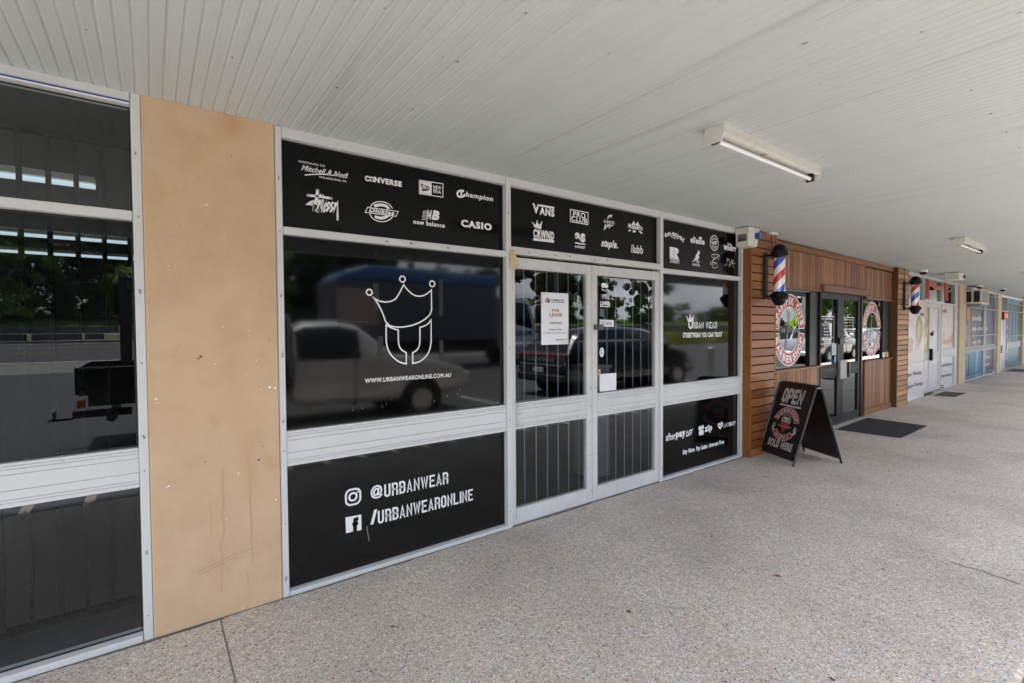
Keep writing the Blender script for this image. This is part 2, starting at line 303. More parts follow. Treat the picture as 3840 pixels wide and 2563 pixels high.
def cond(s,x0,z0,x1,z1,swf=.17,gap=.34,shear=0):
    """narrow block capitals drawn with even strokes"""
    h=z1-z0; n=len(s); tot=sum(GW.get(c,1) for c in s)+gap*(n-1)
    # strokes are centred inside each cell, so a cell is one stroke wider than its glyph
    sw=h*swf; u=(x1-x0-sw)/tot; gapm=u*gap
    vs=[];fs=[]; x=x0+sw/2
    for c in s:
        w=GW.get(c,1)*u; ww=max(w-(sw*.35 if c not in 'I.' else 0),.0001)
        for pts,close in GL.get(c,[]):
            p=[(x+(a if c not in 'I.' else .5)*ww,z0+sw/2+b*(h-sw)) for a,b in pts]
            if not close:
                for e,k in((0,1),(-1,-2)):
                    d=Vector(p[e])-Vector(p[k]); d=d.normalized()*sw/2 if d.length>1e-7 else d; p[e]=tuple(Vector(p[e])+d)
            v,f=stroke(p,sw*(.9 if c in 'AWNMV' else 1),bool(close)); b=len(vs); vs+=v; fs+=[tuple(b+i for i in g) for g in f]
        x+=w+gapm
    if shear: vs=[(a+(b-z0)*shear,b) for a,b in vs]
    return vs,fs
COND={'URBANWEAR':.15,'URBANWEARONLINE':.15,'RBAN WEAR':.19}
class Decal:
    "flat print on a vertical facade plane facing -Y"
    def __init__(s): s.mb=MB(); s.inv=MB(); s.top=MB()
    def put(s,vf,y,inv=0):
        v,f=vf; b=s.inv if inv else (s.top if s.inv.f else s.mb)
        b.add([(p[0],y-(.001 if inv else (.002 if b is s.top else 0)),p[1]) for p in v],f)
def ellpts(x,z,rx,rz,n=28,a0=0,a1=2*math.pi): return [(x+rx*math.cos(a0+(a1-a0)*i/(n-1 if a1-a0<6.2 else n)),z+rz*math.sin(a0+(a1-a0)*i/(n-1 if a1-a0<6.2 else n))) for i in range(n)]
def tri(pts):
    from mathutils.geometry import tessellate_polygon
    return pts,[tuple(t) for t in tessellate_polygon([[Vector((p[0],p[1],0)) for p in pts]])]
def arc_text(s,cx,cz,r,h,a_mid,span,off=.03,bottom=False,wf=.8,skew=1.0):
    "letters set round an arc; angles in degrees, clockwise from the top"
    vs=[];fs=[]; n=len(s)
    for i,ch in enumerate(s):
        if ch==' ': continue
        a=math.radians(a_mid+(i-(n-1)/2)*span/(n-1)*(-1 if bottom else 1))
        w=2*math.pi*r*abs(span)/360/(n-1)*wf*(.5 if ch=='I' else 1)
        v,f=fit(ch,-w/2,-h/2,w/2,h/2,off)
        ux,uz=math.sin(a),math.cos(a)
        for p in v:
            if bottom: q=(cx+ux*(r-p[1])-uz*p[0], cz+uz*(r-p[1])+ux*p[0])
            else: q=(cx+ux*(r+p[1])+uz*p[0], cz+uz*(r+p[1])-ux*p[0])
            vs.append(q)
        fs+=[tuple(len(vs)-len(v)+k for k in g) for g in f]
    return vs,fs
def ring_sector(cx,cz,r0,r1,a0,a1,n=30):
    p=[];
    for i in range(n+1):
        a=math.radians(a0+(a1-a0)*i/n); p.append((cx+r0*math.sin(a),cz+r0*math.cos(a)))
    for i in range(n+1):
        a=math.radians(a0+(a1-a0)*i/n); p.append((cx+r1*math.sin(a),cz+r1*math.cos(a)))
    return p,[(i,i+1,n+2+i,n+1+i) for i in range(n)]
DECALS=[["T","A",1,"NOSTALGIA CO",0.6958,2.458,0.8418,2.4696,0.005,0,0],["T","A",1,"Mitchell & Ness",0.7084,2.4151,0.9755,2.447,0.012,0.45,0],["S","A",1,[[0.7277,2.3909],[0.7681,2.402],[0.8288,2.4143],[0.8909,2.4192],[0.9547,2.4321],[0.9756,2.4456]],0.006,0,0,1],["T","A",1,"PHILADELPHIA, PA",0.8084,2.3876,0.9657,2.4013,0.005,0,0],["T","A",2,"C",1.0792,2.4199,1.1073,2.4533,0.05,0,0],["P","A",2,[[1.1091,2.4521],[1.1367,2.4531],[1.1377,2.4238],[1.1101,2.4224]],0,0],["P","A",2,[[1.1235,2.4507],[1.1269,2.442],[1.1351,2.4414],[1.1288,2.4356],[1.1308,2.4266],[1.1233,2.4307],[1.1156,2.426],[1.1178,2.435],[1.1117,2.4406],[1.12,2.4421]],1,0],["T","A",2,"NVERSE",1.1388,2.4208,1.3215,2.457,0.05,0,0],["P","A",3,[[1.4472,2.4888],[1.5375,2.4916],[1.5365,2.4006],[1.4461,2.3993]],0,0],["S","A",3,[[1.4472,2.4888],[1.6226,2.4939],[1.6216,2.403],[1.4461,2.3993]],0.006,1,0,0],["P","A",3,[[1.4579,2.4701],[1.5186,2.4553],[1.5241,2.4404],[1.5063,2.4282],[1.4667,2.4196]],1,0],["P","A",3,[[1.4695,2.46],[1.4798,2.4631],[1.4923,2.4509],[1.4921,2.4352],[1.4842,2.4353],[1.4828,2.4494],[1.4765,2.4519],[1.4747,2.4338],[1.4684,2.4341]],0,0],["S","A",3,[[1.4971,2.4503],[1.5145,2.446]],0.004,0,0,0],["S","A",3,[[1.4969,2.441],[1.5185,2.4395]],0.004,0,0,0],["T","A",3,"NEW",1.5478,2.4496,1.6081,2.4735,0.02,0,0],["T","A",3,"ERA",1.5475,2.4223,1.6077,2.4462,0.02,0,0],["S","A",4,[[1.79,2.4705],[1.7698,2.4725],[1.7479,2.4637],[1.7356,2.4483],[1.7407,2.4311],[1.7606,2.4267],[1.7843,2.4349],[1.7986,2.4508]],0.014,0,0,1],["P","A",4,[[1.761,2.4673],[1.7759,2.4682],[1.7755,2.4321],[1.7607,2.4312]],0,0],["T","A",4,"hampion",1.8023,2.4249,2.0377,2.4718,0.03,0.15,0],["S","A",5,[[0.7981,2.3194],[0.7938,2.2781],[0.7847,2.2392],[0.7738,2.194]],0.017,0,0,0],["S","A",5,[[0.7436,2.2777],[0.7962,2.281],[0.8749,2.2805]],0.014,0,0,0],["C","A",5,0.7447,2.2779,0.0079,0],["C","A",5,0.7981,2.3181,0.0061,0],["C","A",5,0.8743,2.2804,0.007,0],["C","A",5,0.8128,2.2923,0.005,0],["C","A",5,0.8268,2.2908,0.005,0],["S","A",5,[[0.7777,2.2507],[0.7566,2.2401],[0.738,2.2262],[0.7654,2.2289],[0.7845,2.2255],[0.7726,2.1926]],0.011,0,0,0],["S","A",5,[[0.8093,2.2629],[0.8013,2.2166],[0.7923,2.1872]],0.016,0,0,0],["S","A",5,[[0.7948,2.1907],[0.8214,2.2572],[0.8134,2.2121]],0.01,0,0,0],["S","A",5,[[0.8265,2.2674],[0.8181,2.2002],[0.8435,2.2542],[0.829,2.1922]],0.013,0,0,0],["S","A",5,[[0.8646,2.2574],[0.8457,2.2369],[0.8603,2.2238],[0.8426,2.1998]],0.012,0,0,0],["S","A",5,[[0.8859,2.2605],[0.8693,2.2416],[0.8828,2.2244],[0.8674,2.1994]],0.012,0,0,0],["S","A",5,[[0.8997,2.2594],[0.8888,2.2068],[0.9106,2.2642],[0.9096,2.1615]],0.013,0,0,0],["C","A",5,0.9096,2.1615,0.0071,0],["S","A",6,[[1.1119,2.2608],[1.1225,2.2811],[1.147,2.2981],[1.1787,2.3068],[1.2106,2.3061],[1.2392,2.296],[1.257,2.2733]],0.006,0,0,1],["S","A",6,[[1.1079,2.2203],[1.1248,2.1958],[1.1594,2.1827],[1.1983,2.1842],[1.2343,2.1997],[1.2564,2.2231]],0.006,0,0,1],["S","A",6,[[1.1363,2.2744],[1.182,2.287],[1.2175,2.2827],[1.2316,2.2676]],0.018,0,0,1],["S","A",6,[[1.1388,2.2076],[1.1773,2.2039],[1.2094,2.2135],[1.2311,2.23]],0.018,0,0,1],["P","A",6,[[1.0948,2.2597],[1.2949,2.2606],[1.2783,2.2273],[1.0773,2.2254]],1,0],["S","A",6,[[1.0948,2.2597],[1.2949,2.2606],[1.2783,2.2273],[1.0773,2.2254]],0.005,1,0,0],["T","A",6,"Dickies",1.1015,2.2306,1.2689,2.2599,0.045,0.25,0],["T","A",7,"N",1.4953,2.2417,1.5362,2.3025,0.05,0.3,0],["T","A",7,"B",1.5329,2.2403,1.5933,2.3049,0.06,0.25,0],["S","A",7,[[1.4613,2.2321],[1.512,2.2329]],0.003,0,0,0],["S","A",7,[[1.463,2.2416],[1.5121,2.243]],0.003,0,0,0],["S","A",7,[[1.4646,2.2511],[1.5122,2.2531]],0.003,0,0,0],["S","A",7,[[1.4663,2.2606],[1.5124,2.2631]],0.003,0,0,0],["S","A",7,[[1.468,2.2701],[1.5125,2.2732]],0.003,0,0,0],["S","A",7,[[1.4697,2.2796],[1.5126,2.2833]],0.003,0,0,0],["S","A",7,[[1.4714,2.2891],[1.5127,2.2934]],0.003,0,0,0],["T","A",7,"new balance",1.4006,2.1959,1.6343,2.2262,0.03,0,0],["T","A",8,"CASIO",1.7633,2.2206,2.0235,2.2719,0.05,0,0],["T","D",1,"V",2.4083,2.4047,2.4803,2.4803,0.05,0,0],["P","D",1,[[2.4639,2.48],[2.6368,2.4823],[2.6331,2.4659],[2.4694,2.4653]],0,0],["T","D",1,"ANS",2.4807,2.3998,2.6363,2.4638,0.05,0,0],["S","D",2,[[2.8129,2.4866],[3.0185,2.4883],[3.0182,2.3872],[2.8125,2.3876]],0.008,1,0,0],["T","D",2,"PRO",2.8442,2.4328,2.988,2.4785,0.03,0,0],["T","D",2,"CLUB",2.8239,2.395,3.0089,2.4377,0.03,0,0],["T","D",3,"G-SHOCK",3.213,2.4277,3.3541,2.4546,0.03,0,0],["S","D",3,[[3.2609,2.4681],[3.2794,2.4947],[3.3123,2.5039],[3.3037,2.4833]],0.012,0,0,0],["S","D",3,[[3.2368,2.4167],[3.2198,2.3713],[3.2693,2.4158],[3.2935,2.4139],[3.2792,2.3879]],0.015,0,0,0],["S","D",3,[[3.265,2.4056],[3.3324,2.4186]],0.01,0,0,0],["P","D",4,[[3.6147,2.4964],[3.6492,2.4538],[3.5836,2.454]],0,0],["P","D",4,[[3.6696,2.4951],[3.7062,2.4535],[3.6382,2.4555]],0,0],["T","D",4,"Majestic",3.5375,2.4069,3.7448,2.4632,0.04,0,0],["P","D",4,[[3.5528,2.4049],[3.5805,2.4081],[3.5605,2.3887],[3.5375,2.3901]],0,0],["P","D",4,[[3.6069,2.4061],[3.6539,2.4074],[3.6303,2.3884],[3.5991,2.389]],0,0],["P","D",4,[[3.6776,2.4091],[3.7255,2.4094],[3.7464,2.388],[3.7127,2.3894]],0,0],["T","D",5,"CRWND",2.4158,2.215,2.6318,2.282,0.06,0,0],["S","D",5,[[2.4153,2.2008],[2.6305,2.2046]],0.022,0,0,0],["P","D",5,[[2.4106,2.3244],[2.4349,2.3145],[2.4541,2.3427],[2.4741,2.3193],[2.5037,2.3402],[2.4966,2.2873],[2.4292,2.2924]],0,0],["C","D",5,2.4106,2.3261,0.0066,0],["C","D",5,2.4552,2.3454,0.0067,0],["C","D",5,2.5014,2.3417,0.0069,0],["T","D",6,"as",2.8637,2.2288,2.9847,2.3058,0.09,0,0],["S","D",6,[[2.8633,2.2163],[2.9846,2.2153]],0.01,0,0,0],["T","D",6,"colour",2.8633,2.1756,2.9845,2.2059,0.03,0,0],["T","D",7,"staple.",3.1778,2.197,3.3949,2.2853,0.045,0.35,0],["T","D",8,"ilabb",3.5806,2.1982,3.7482,2.2752,0.02,0,0],["T","E",1,"a",4.0816,2.3962,4.1152,2.4379,0.05,0,0],["T","E",1,"f",4.1221,2.4062,4.1562,2.4481,0.05,0,0],["T","E",1,"k",4.1632,2.4136,4.1975,2.4557,0.05,0,0],["T","E",1,"n",4.2046,2.4163,4.2393,2.4586,0.05,0,0],["T","E",1,"c",4.2465,2.4131,4.2816,2.4556,0.05,0,0],["T","E",1,"h",4.2888,2.4039,4.3243,2.4466,0.05,0,0],["T","E",1,"u",4.3316,2.3897,4.3675,2.4327,0.05,0,0],["T","E",1,"r",4.3749,2.3727,4.4111,2.416,0.05,0,0],["S","E",1,[[4.1849,2.4014],[4.2211,2.402]],0.004,0,0,0],["S","E",1,[[4.2669,2.3969],[4.3001,2.397]],0.004,0,0,0],["C","E",1,4.2394,2.4017,0.011,0],["T","E",2,"ellesse",4.5129,2.3818,4.7705,2.4499,0.05,0,0],["P","E",2,[[4.6618,2.4347],[4.6678,2.455],[4.692,2.4657],[4.7165,2.4579],[4.7228,2.4341]],0,0],["C","E",3,4.9586,2.4237,0.0861,0],["C","E",3,4.9586,2.4237,0.0765,1],["S","E",3,[[4.9582,2.4656],[5.0017,2.4545],[5.0022,2.3968],[4.9589,2.3819],[4.9158,2.3933],[4.9153,2.4504]],0.005,1,0,1],["T","E",3,"47",4.9175,2.398,5.0022,2.447,0.05,0.1,0],["Q","E",3,"FORTY SEVEN",4.9586,2.4237],["Q","E",3,"BRAND",4.9586,2.4237],["T","E",4,"wndrr",5.1437,2.3674,5.4109,2.4382,0.07,0,0],["C","E",4,5.2392,2.4393,0.0139,0],["C","E",4,5.2808,2.4397,0.014,0],["P","E",5,[[4.1619,2.3085],[4.2765,2.3061],[4.3061,2.2923],[4.3081,2.2591],[4.2767,2.2431],[4.3196,2.1911],[4.1622,2.1994]],0,0],["S","E",5,[[4.2307,2.2799],[4.231,2.2028]],0.006,0,1,0],["T","E",5,"RUSSELL",4.164,2.1761,4.3196,2.199,0.05,0,0],["T","E",5,"ATHLETIC",4.1641,2.1507,4.3198,2.1738,0.05,0,0],["P","E",6,[[4.6384,2.3169],[4.6546,2.3044],[4.6666,2.3229],[4.6727,2.3061],[4.689,2.2959],[4.6831,2.2803],[4.6668,2.2789],[4.6629,2.2589],[4.6792,2.2451],[4.6692,2.2327],[4.649,2.2311],[4.6532,2.2025],[4.6775,2.1985],[4.6735,2.1901],[4.6271,2.1878],[4.6229,2.2174],[4.5991,2.2006],[4.5535,2.1879],[4.5496,2.1944],[4.5831,2.2085],[4.6028,2.2389],[4.6126,2.2662],[4.6386,2.2845],[4.6486,2.2947]],0,0],["T","E",6,"KANGOL",4.5497,2.1485,4.69,2.176,0.03,0,0],["S","E",7,[[5.0469,2.2995],[4.9877,2.3041],[4.9165,2.2944],[4.9167,2.2682],[4.9772,2.2576],[5.0535,2.3001],[5.0341,2.2441]],0.005,0,0,1],["S","E",7,[[4.9661,2.2927],[4.9449,2.237],[4.9024,2.186],[4.8767,2.2055],[4.9022,2.2146]],0.005,0,0,1],["S","E",7,[[5.0098,2.2662],[4.9342,2.2362],[4.9236,2.2091],[4.995,2.2109],[5.0172,2.1703],[4.9672,2.1524],[4.9176,2.1633],[4.9453,2.1892],[5.0103,2.212]],0.005,0,0,1],["S","E",8,[[5.1662,2.1956],[5.2002,2.2079],[5.2224,2.2836],[5.2273,2.2469],[5.2639,2.2745],[5.2693,2.1881],[5.3036,2.2528]],0.004,0,0,1],["S","E",8,[[5.2576,2.2096],[5.2877,2.2143],[5.3197,2.2728],[5.3248,2.2295],[5.3432,2.2684],[5.3489,2.1787]],0.004,0,0,1],["S","E",8,[[5.3109,2.2222],[5.3909,2.2319]],0.004,0,0,0],["S","B",1,[[1.1215,1.7028],[1.1265,1.6999],[1.1336,1.6955],[1.142,1.6906],[1.151,1.6859],[1.1601,1.6824],[1.1694,1.68],[1.1794,1.678],[1.1897,1.6767],[1.2002,1.6761],[1.2106,1.6766],[1.2212,1.6781],[1.2321,1.6804],[1.243,1.6837],[1.2532,1.6878],[1.2623,1.6928],[1.2698,1.6986],[1.2761,1.7053],[1.2818,1.7129],[1.2873,1.7214],[1.2933,1.7308],[1.3004,1.7426],[1.3081,1.7568],[1.3157,1.7712],[1.3222,1.7838],[1.3268,1.7926],[1.3305,1.7879],[1.3357,1.7811],[1.342,1.7733],[1.3488,1.7653],[1.3558,1.7582],[1.363,1.7517],[1.3708,1.745],[1.379,1.7387],[1.3875,1.7332],[1.3961,1.7288],[1.405,1.7257],[1.4142,1.7236],[1.4236,1.7223],[1.433,1.7218],[1.442,1.722],[1.4507,1.7229],[1.4591,1.7244],[1.4675,1.7267],[1.4758,1.7298],[1.4842,1.7337],[1.4933,1.7393],[1.503,1.7465],[1.5124,1.754],[1.5205,1.7608],[1.5263,1.7654],[1.5276,1.6363],[1.526,1.631],[1.5239,1.6235],[1.521,1.6148],[1.5169,1.6057],[1.511,1.5973],[1.5031,1.5893],[1.4936,1.5812],[1.4828,1.5732],[1.4711,1.5655],[1.4586,1.5583],[1.4454,1.5515],[1.4313,1.5449],[1.4163,1.5387],[1.4007,1.5332],[1.3845,1.5285],[1.3671,1.5246],[1.3483,1.5213],[1.3293,1.5187],[1.3112,1.517],[1.2949,1.5161],[1.2804,1.5163],[1.2669,1.5174],[1.2545,1.5193],[1.2436,1.5217],[1.2342,1.5245],[1.2265,1.5281],[1.2203,1.5328],[1.2154,1.5376],[1.2117,1.5419],[1.2088,1.5449],[1.2004,1.5546],[1.1978,1.5621],[1.1941,1.5726],[1.1898,1.5849],[1.185,1.5976],[1.1801,1.6095],[1.1749,1.6209],[1.1693,1.6327],[1.1635,1.6443],[1.1575,1.6553],[1.1516,1.6653],[1.1452,1.6746],[1.1382,1.6835],[1.1314,1.6914],[1.1256,1.6981]],0.009,1,0,0],["R","B",1,1.0974,1.7338,0.0181,0.009],["R","B",1,1.3193,1.8278,0.0191,0.009],["R","B",1,1.5335,1.8088,0.0191,0.009],["S","B",1,[[1.2043,1.5302],[1.2094,1.5275],[1.2166,1.5235],[1.2251,1.5189],[1.234,1.5144],[1.2426,1.5106],[1.2516,1.5073],[1.2616,1.5041],[1.2714,1.5013],[1.2799,1.4989],[1.2859,1.4972],[1.286,1.4376],[1.2864,1.4318],[1.2868,1.4235],[1.2875,1.4139],[1.2887,1.4044],[1.2907,1.3962],[1.2936,1.3893],[1.2972,1.3829],[1.3013,1.377],[1.3058,1.3715],[1.3106,1.3665],[1.3163,1.362],[1.323,1.3578],[1.3298,1.3541],[1.3357,1.3511],[1.3398,1.3489],[1.3389,1.2761],[1.3325,1.2776],[1.3235,1.2795],[1.313,1.2821],[1.3021,1.2855],[1.292,1.29],[1.2822,1.2958],[1.2721,1.3029],[1.2622,1.3108],[1.2528,1.3191],[1.2445,1.3275],[1.2372,1.3361],[1.2305,1.3452],[1.2246,1.3545],[1.2194,1.364],[1.215,1.3736],[1.2114,1.384],[1.2087,1.3954],[1.2066,1.4065],[1.205,1.4161],[1.2037,1.4228]],0.009,1,0,0],["S","B",1,[[1.522,1.5647],[1.5182,1.5601],[1.5129,1.5536],[1.5065,1.5461],[1.4992,1.5388],[1.4912,1.5327],[1.4813,1.5277],[1.4695,1.5231],[1.4574,1.519],[1.4468,1.5156],[1.4395,1.5132],[1.4385,1.435],[1.438,1.429],[1.4375,1.4204],[1.4366,1.4106],[1.4353,1.4008],[1.4333,1.3925],[1.4306,1.3856],[1.4273,1.3793],[1.4235,1.3734],[1.4192,1.3681],[1.4145,1.3633],[1.4088,1.359],[1.402,1.3552],[1.3952,1.352],[1.3892,1.3493],[1.385,1.3474],[1.3841,1.2757],[1.3906,1.2767],[1.3998,1.2781],[1.4106,1.2799],[1.4217,1.2825],[1.432,1.2862],[1.4418,1.291],[1.4518,1.297],[1.4617,1.3037],[1.4709,1.311],[1.4792,1.3184],[1.4864,1.326],[1.4929,1.3338],[1.4986,1.3422],[1.5037,1.351],[1.5082,1.3604],[1.512,1.3716],[1.5152,1.3844],[1.5177,1.3972],[1.5197,1.4084],[1.5212,1.4162]],0.009,1,0,0],["T","B",2,"WWW.URBANWEARONLINE.COM.AU",1.0615,1.1687,1.6709,1.1973,0.025,0,0],["T","C",1,"@",1.0882,0.4306,1.1698,0.517,0.03,0,0],["T","C",1,"URBANWEAR",1.1773,0.4273,1.6457,0.5096,0.06,0,0],["T","C",2,"/",1.0842,0.2737,1.129,0.3624,0.05,0,0],["T","C",2,"URBANWEARONLINE",1.1328,0.2667,1.846,0.3493,0.06,0,0],["RR","C",3,0.9339,0.4264,1.0226,0.5205,0.03,0.012],["R","C",3,0.9769,0.4741,0.0227,0.012],["C","C",3,1.0051,0.4979,0.006,0],["P","C",4,[[0.9294,0.3569],[1.0269,0.3525],[1.0272,0.2558],[0.9313,0.259]],0,0],["S","C",4,[[1.0078,0.3331],[0.9891,0.3291],[0.9872,0.3126],[0.9863,0.2551]],0.025,0,1,0],["S","C",4,[[0.9702,0.304],[1.0074,0.3034]],0.02,0,1,0],["P","F",1,[[4.4528,1.6101],[4.4912,1.5893],[4.5079,1.629],[4.5396,1.6038],[4.5737,1.6184],[4.5691,1.5641],[4.477,1.5582]],0,0],["C","F",1,4.4528,1.6143,0.0095,0],["C","F",1,4.5103,1.6319,0.0097,0],["C","F",1,4.5712,1.6226,0.0098,0],["S","F",1,[[4.4938,1.554],[4.4941,1.5115],[4.5207,1.4945],[4.5498,1.5114],[4.5496,1.5541]],0.022,0,0,0],["T","F",1,"RBAN WEAR",4.5569,1.4933,5.024,1.5617,0.07,0,0],["T","F",2,"STREETWEAR YOU CAN TRUST",4.3873,1.3973,5.1238,1.4505,0.05,0,0],["T","G",1,"after",4.1043,0.3698,4.2711,0.4463,0.02,0,0],["T","G",1,"pay",4.2709,0.357,4.4351,0.4351,0.055,0,0],["S","G",1,[[4.447,0.3729],[4.466,0.4244],[4.5024,0.3796],[4.4494,0.3725]],0.012,0,0,0],["S","G",1,[[4.4974,0.4204],[4.5559,0.43],[4.5316,0.3828],[4.4974,0.4204]],0.012,0,0,0],["C","G",2,4.6957,0.4237,0.0256,0],["C","G",2,4.7467,0.429,0.0259,0],["P","G",2,[[4.6757,0.3883],[4.7136,0.4097],[4.7675,0.391],[4.7652,0.347],[4.681,0.3496]],0,0],["T","G",2,"zip",4.7852,0.3509,4.9306,0.4427,0.06,0,0],["P","G",3,[[5.0383,0.4258],[5.0656,0.4407],[5.0934,0.4282],[5.121,0.4494],[5.1464,0.428],[5.1411,0.3932],[5.094,0.3608],[5.0523,0.389]],0,0],["S","G",3,[[5.0659,0.4133],[5.0937,0.3915],[5.124,0.4215]],0.008,0,1,0],["T","G",3,"LAY",5.1633,0.3738,5.2835,0.4184,0.0,0,0],["T","G",3,"BUY",5.283,0.3737,5.4153,0.4206,0.05,0,0],["T","G",4,"Buy Now. Pay Later. Interest Free",4.3882,0.1767,5.1712,0.2391,0.06,0.2,0]]

GY=.045
def build_decals(pane_key,parent,yoff=.003,filmmat=None):
    logos={}
    for d in DECALS:
        if d[1]!=pane_key: continue
        D=logos.setdefault(d[2],Decal()); y=GY-yoff; k=d[0]
        if k=='T' and d[3] in COND: D.put(cond(d[3],d[4],d[5],d[6],d[7],COND[d[3]],.75 if d[3]=='NOSTALGIA CO' else .5),y,d[10])
        elif k=='T': D.put(fit(d[3],d[4],d[5],d[6],d[7],d[8],d[9]),y,d[10])
        elif k=='S':
            pts=d[3]; 
            if d[6+1]: pts=smoothpts(pts,d[5])
            D.put(stroke(pts,d[4],d[5]),y,d[6])
        elif k=='P':
            pts=smoothpts(d[3],1) if d[5] else d[3]
            D.put(tri(pts),y,d[4])
        elif k=='C': D.put(tri(ellpts(d[3],d[4],d[5],d[5],20)),y,d[6])
        elif k=='Q':
            top=d[3]!='BRAND'; D.put(arc_text(d[3],d[4],d[5],.056,.017,0 if top else 180,170 if top else 80,.04,not top,.8),y)
        elif k=='RR':
            x0,z0,x1,z1,r,w=d[3:]; pp=[]
            for cx,cz_,a in((x1-r,z1-r,0),(x0+r,z1-r,90),(x0+r,z0+r,180),(x1-r,z0+r,270)): pp+=[(cx+r*math.cos(math.radians(a+t)),cz_+r*math.sin(math.radians(a+t))) for t in(0,22,45,68,90)]
            D.put(stroke(pp,w,True),y)
        elif k=='R': D.put(stroke(ellpts(d[3],d[4],d[5],d[5],28),d[6],True),y)
    for i,D in sorted(logos.items()):
        o=obj('lettering',D.mb,VINYL,parent)
        if D.top.f: obj('lettering',D.top,VINYL,parent)
        if D.inv.f: obj('cut_out',D.inv,filmmat or FILM,parent)
def label_text(name,s,x0,z0,x1,z1,y,m,parent,off=.02,shear=0,bend=False):
    D=Decal(); D.put(cond(s,x0,z0,x1,z1,.2) if s in('FIVE',) else fit(s,x0,z0,x1,z1,off,shear),y); return obj(name,D.mb,m,parent,bend=bend)
# ---------------- the setting: pavement, ceiling ----------------
pave=thing('pavement','','',(0,0,0),kind='structure')
def slab(x0,x1,y0,y1,z=0): 
    mb=MB().box(x0,x1,y0,y1,z-.12,z); return obj('paving_slab',mb,PEB,pave)
slab(-12,.2555,-2.44,.1); slab(.2645,5.49,-2.44,.1); slab(5.49,60,-2.44,.8)
obj('slab_joint',MB().box(.2555,.2645,-2.44,.1,-.12,-.003),mat('joint_filler',(.25,.235,.22),.9),pave)
# kerb strip of aggregate with dark pavers let into it
slab(-12,60,-2.56,-2.4402); slab(-12,60,-4.75,-2.86)
PAV=noisy('blue_grey_paver',(.10,.11,.135),(.15,.16,.185),9,.6)
x=-3.3; pvm=None; obj('paver_bed',MB().box(-12,60,-2.86,-2.56,-.12,-.004),PEB,pave)
pvx=[]
while x<34: pvx.append((x,x+.33)); x+=.41
for a,b in pvx:
    obj('paver',MB().box(a,b,-2.83,-2.585,-.03,.003),PAV,pave,bevel=.004)
# fine crack across the slab
pts=[(4.06,-2.12),(4.045,-2.2),(4.06,-2.27),(4.035,-2.33),(4.03,-2.4),(4.012,-2.44)]
v,f=stroke(pts,.007); obj('crack',MB().add([(p[0],p[1],.002) for p in v],f),mat('crack_dark',(.05,.045,.04),.95),pave)
# corrugated soffit
def corrugated():
    pitch=.0516; x0=-3.0; x1=36; vs=[];fs=[]
    ys=[.12,-.7,-1.6,-2.45,-3.06]; prof=[(0,0),(.36,0),(.44,.0034),(.50,.0040),(.56,.0034),(.64,.0002)]
    n=int((x1-x0)/pitch); cols=[(x0+(i+u)*pitch,z) for i in range(n) for u,z in prof]
    for j,y in enumerate(ys):
        for x,z in cols: vs.append((x,y+(fy(x)*(1 if j==0 else 0)),cz(x)+z-.001))
    w=len(cols)
    for j in range(len(ys)-1):
        for i in range(w-1): fs.append((j*w+i,j*w+i+1,(j+1)*w+i+1,(j+1)*w+i))
    return MB().add(vs,fs)
ce=thing('ceiling','','',(0,0,0),kind='structure')
me=mkmesh('ceiling_sheet',corrugated(),CEIL); obj('ceiling_sheet',me,None,ce)
obj('roof_deck',MB().box(-3,36,-3.06,1.2,2.68,2.78),mat('roof_metal',(.4,.4,.4),.5),ce)
obj('fascia',MB().box(-3,36,-3.11,-3.061,2.42,2.85),mat('fascia_paint',(.45,.5,.52),.5),ce)
# screw heads on the soffit
sc=MB()
for i in range(60):
    x=.3+i*.41+R.uniform(-.03,.03)
    for y in (-.62,-1.55,-2.35):
        if R.random()<.8: sc.cyl((x,y,cz(x)+.004),(x,y,cz(x)-.006),.006,.004,6)
obj('screw_head',sc,CHROME,ce,kind='stuff')
# shadow gap seen in the valleys above the frames
obj('closure_strip',MB().box(-2.9,36,.02,.03,2.6,2.68),BLACKM,ce,bend=False) if False else None
# wall above/behind, room shells
wl=thing('building_wall','long single storey shop building above the row of shopfronts','wall',(0,.3,2.7))
obj('parapet',MB().box(-3,36,.45,1.2,2.78,3.9),mat('parapet_paint',(.5,.48,.44),.8),wl,bend=True)
wl['kind']='structure'; del wl['label']; del wl['category']
rooms=thing('shop_interiors','','',(0,1,0),kind='structure')
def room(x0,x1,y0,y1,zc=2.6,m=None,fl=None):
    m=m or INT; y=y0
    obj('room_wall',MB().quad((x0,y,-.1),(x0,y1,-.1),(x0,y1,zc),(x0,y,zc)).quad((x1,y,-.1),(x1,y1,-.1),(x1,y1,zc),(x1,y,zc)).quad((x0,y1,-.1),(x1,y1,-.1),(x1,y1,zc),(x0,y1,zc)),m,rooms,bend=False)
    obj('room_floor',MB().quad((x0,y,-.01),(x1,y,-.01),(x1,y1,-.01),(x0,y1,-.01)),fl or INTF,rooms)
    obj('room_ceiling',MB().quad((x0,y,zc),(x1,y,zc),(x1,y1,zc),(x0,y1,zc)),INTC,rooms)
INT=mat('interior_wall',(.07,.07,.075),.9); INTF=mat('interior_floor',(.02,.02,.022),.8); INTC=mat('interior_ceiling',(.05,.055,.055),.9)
room(-3,.0,.095,7,m=mat('vacant_wall',(.07,.07,.075),.9),fl=mat('vacant_shop_carpet',(.06,.06,.065),.9)); room(.55,5.47,.095,6,m=mat('dim_wall',(.008,.008,.010),.9),fl=mat('dim_floor',(.008,.008,.010),.9)); room(6.15,11.1,.35,6,m=mat('barber_wall',(.04,.035,.035),.9)); room(11.9,16.6,.5,5); room(17.3,27.5,.6,5)
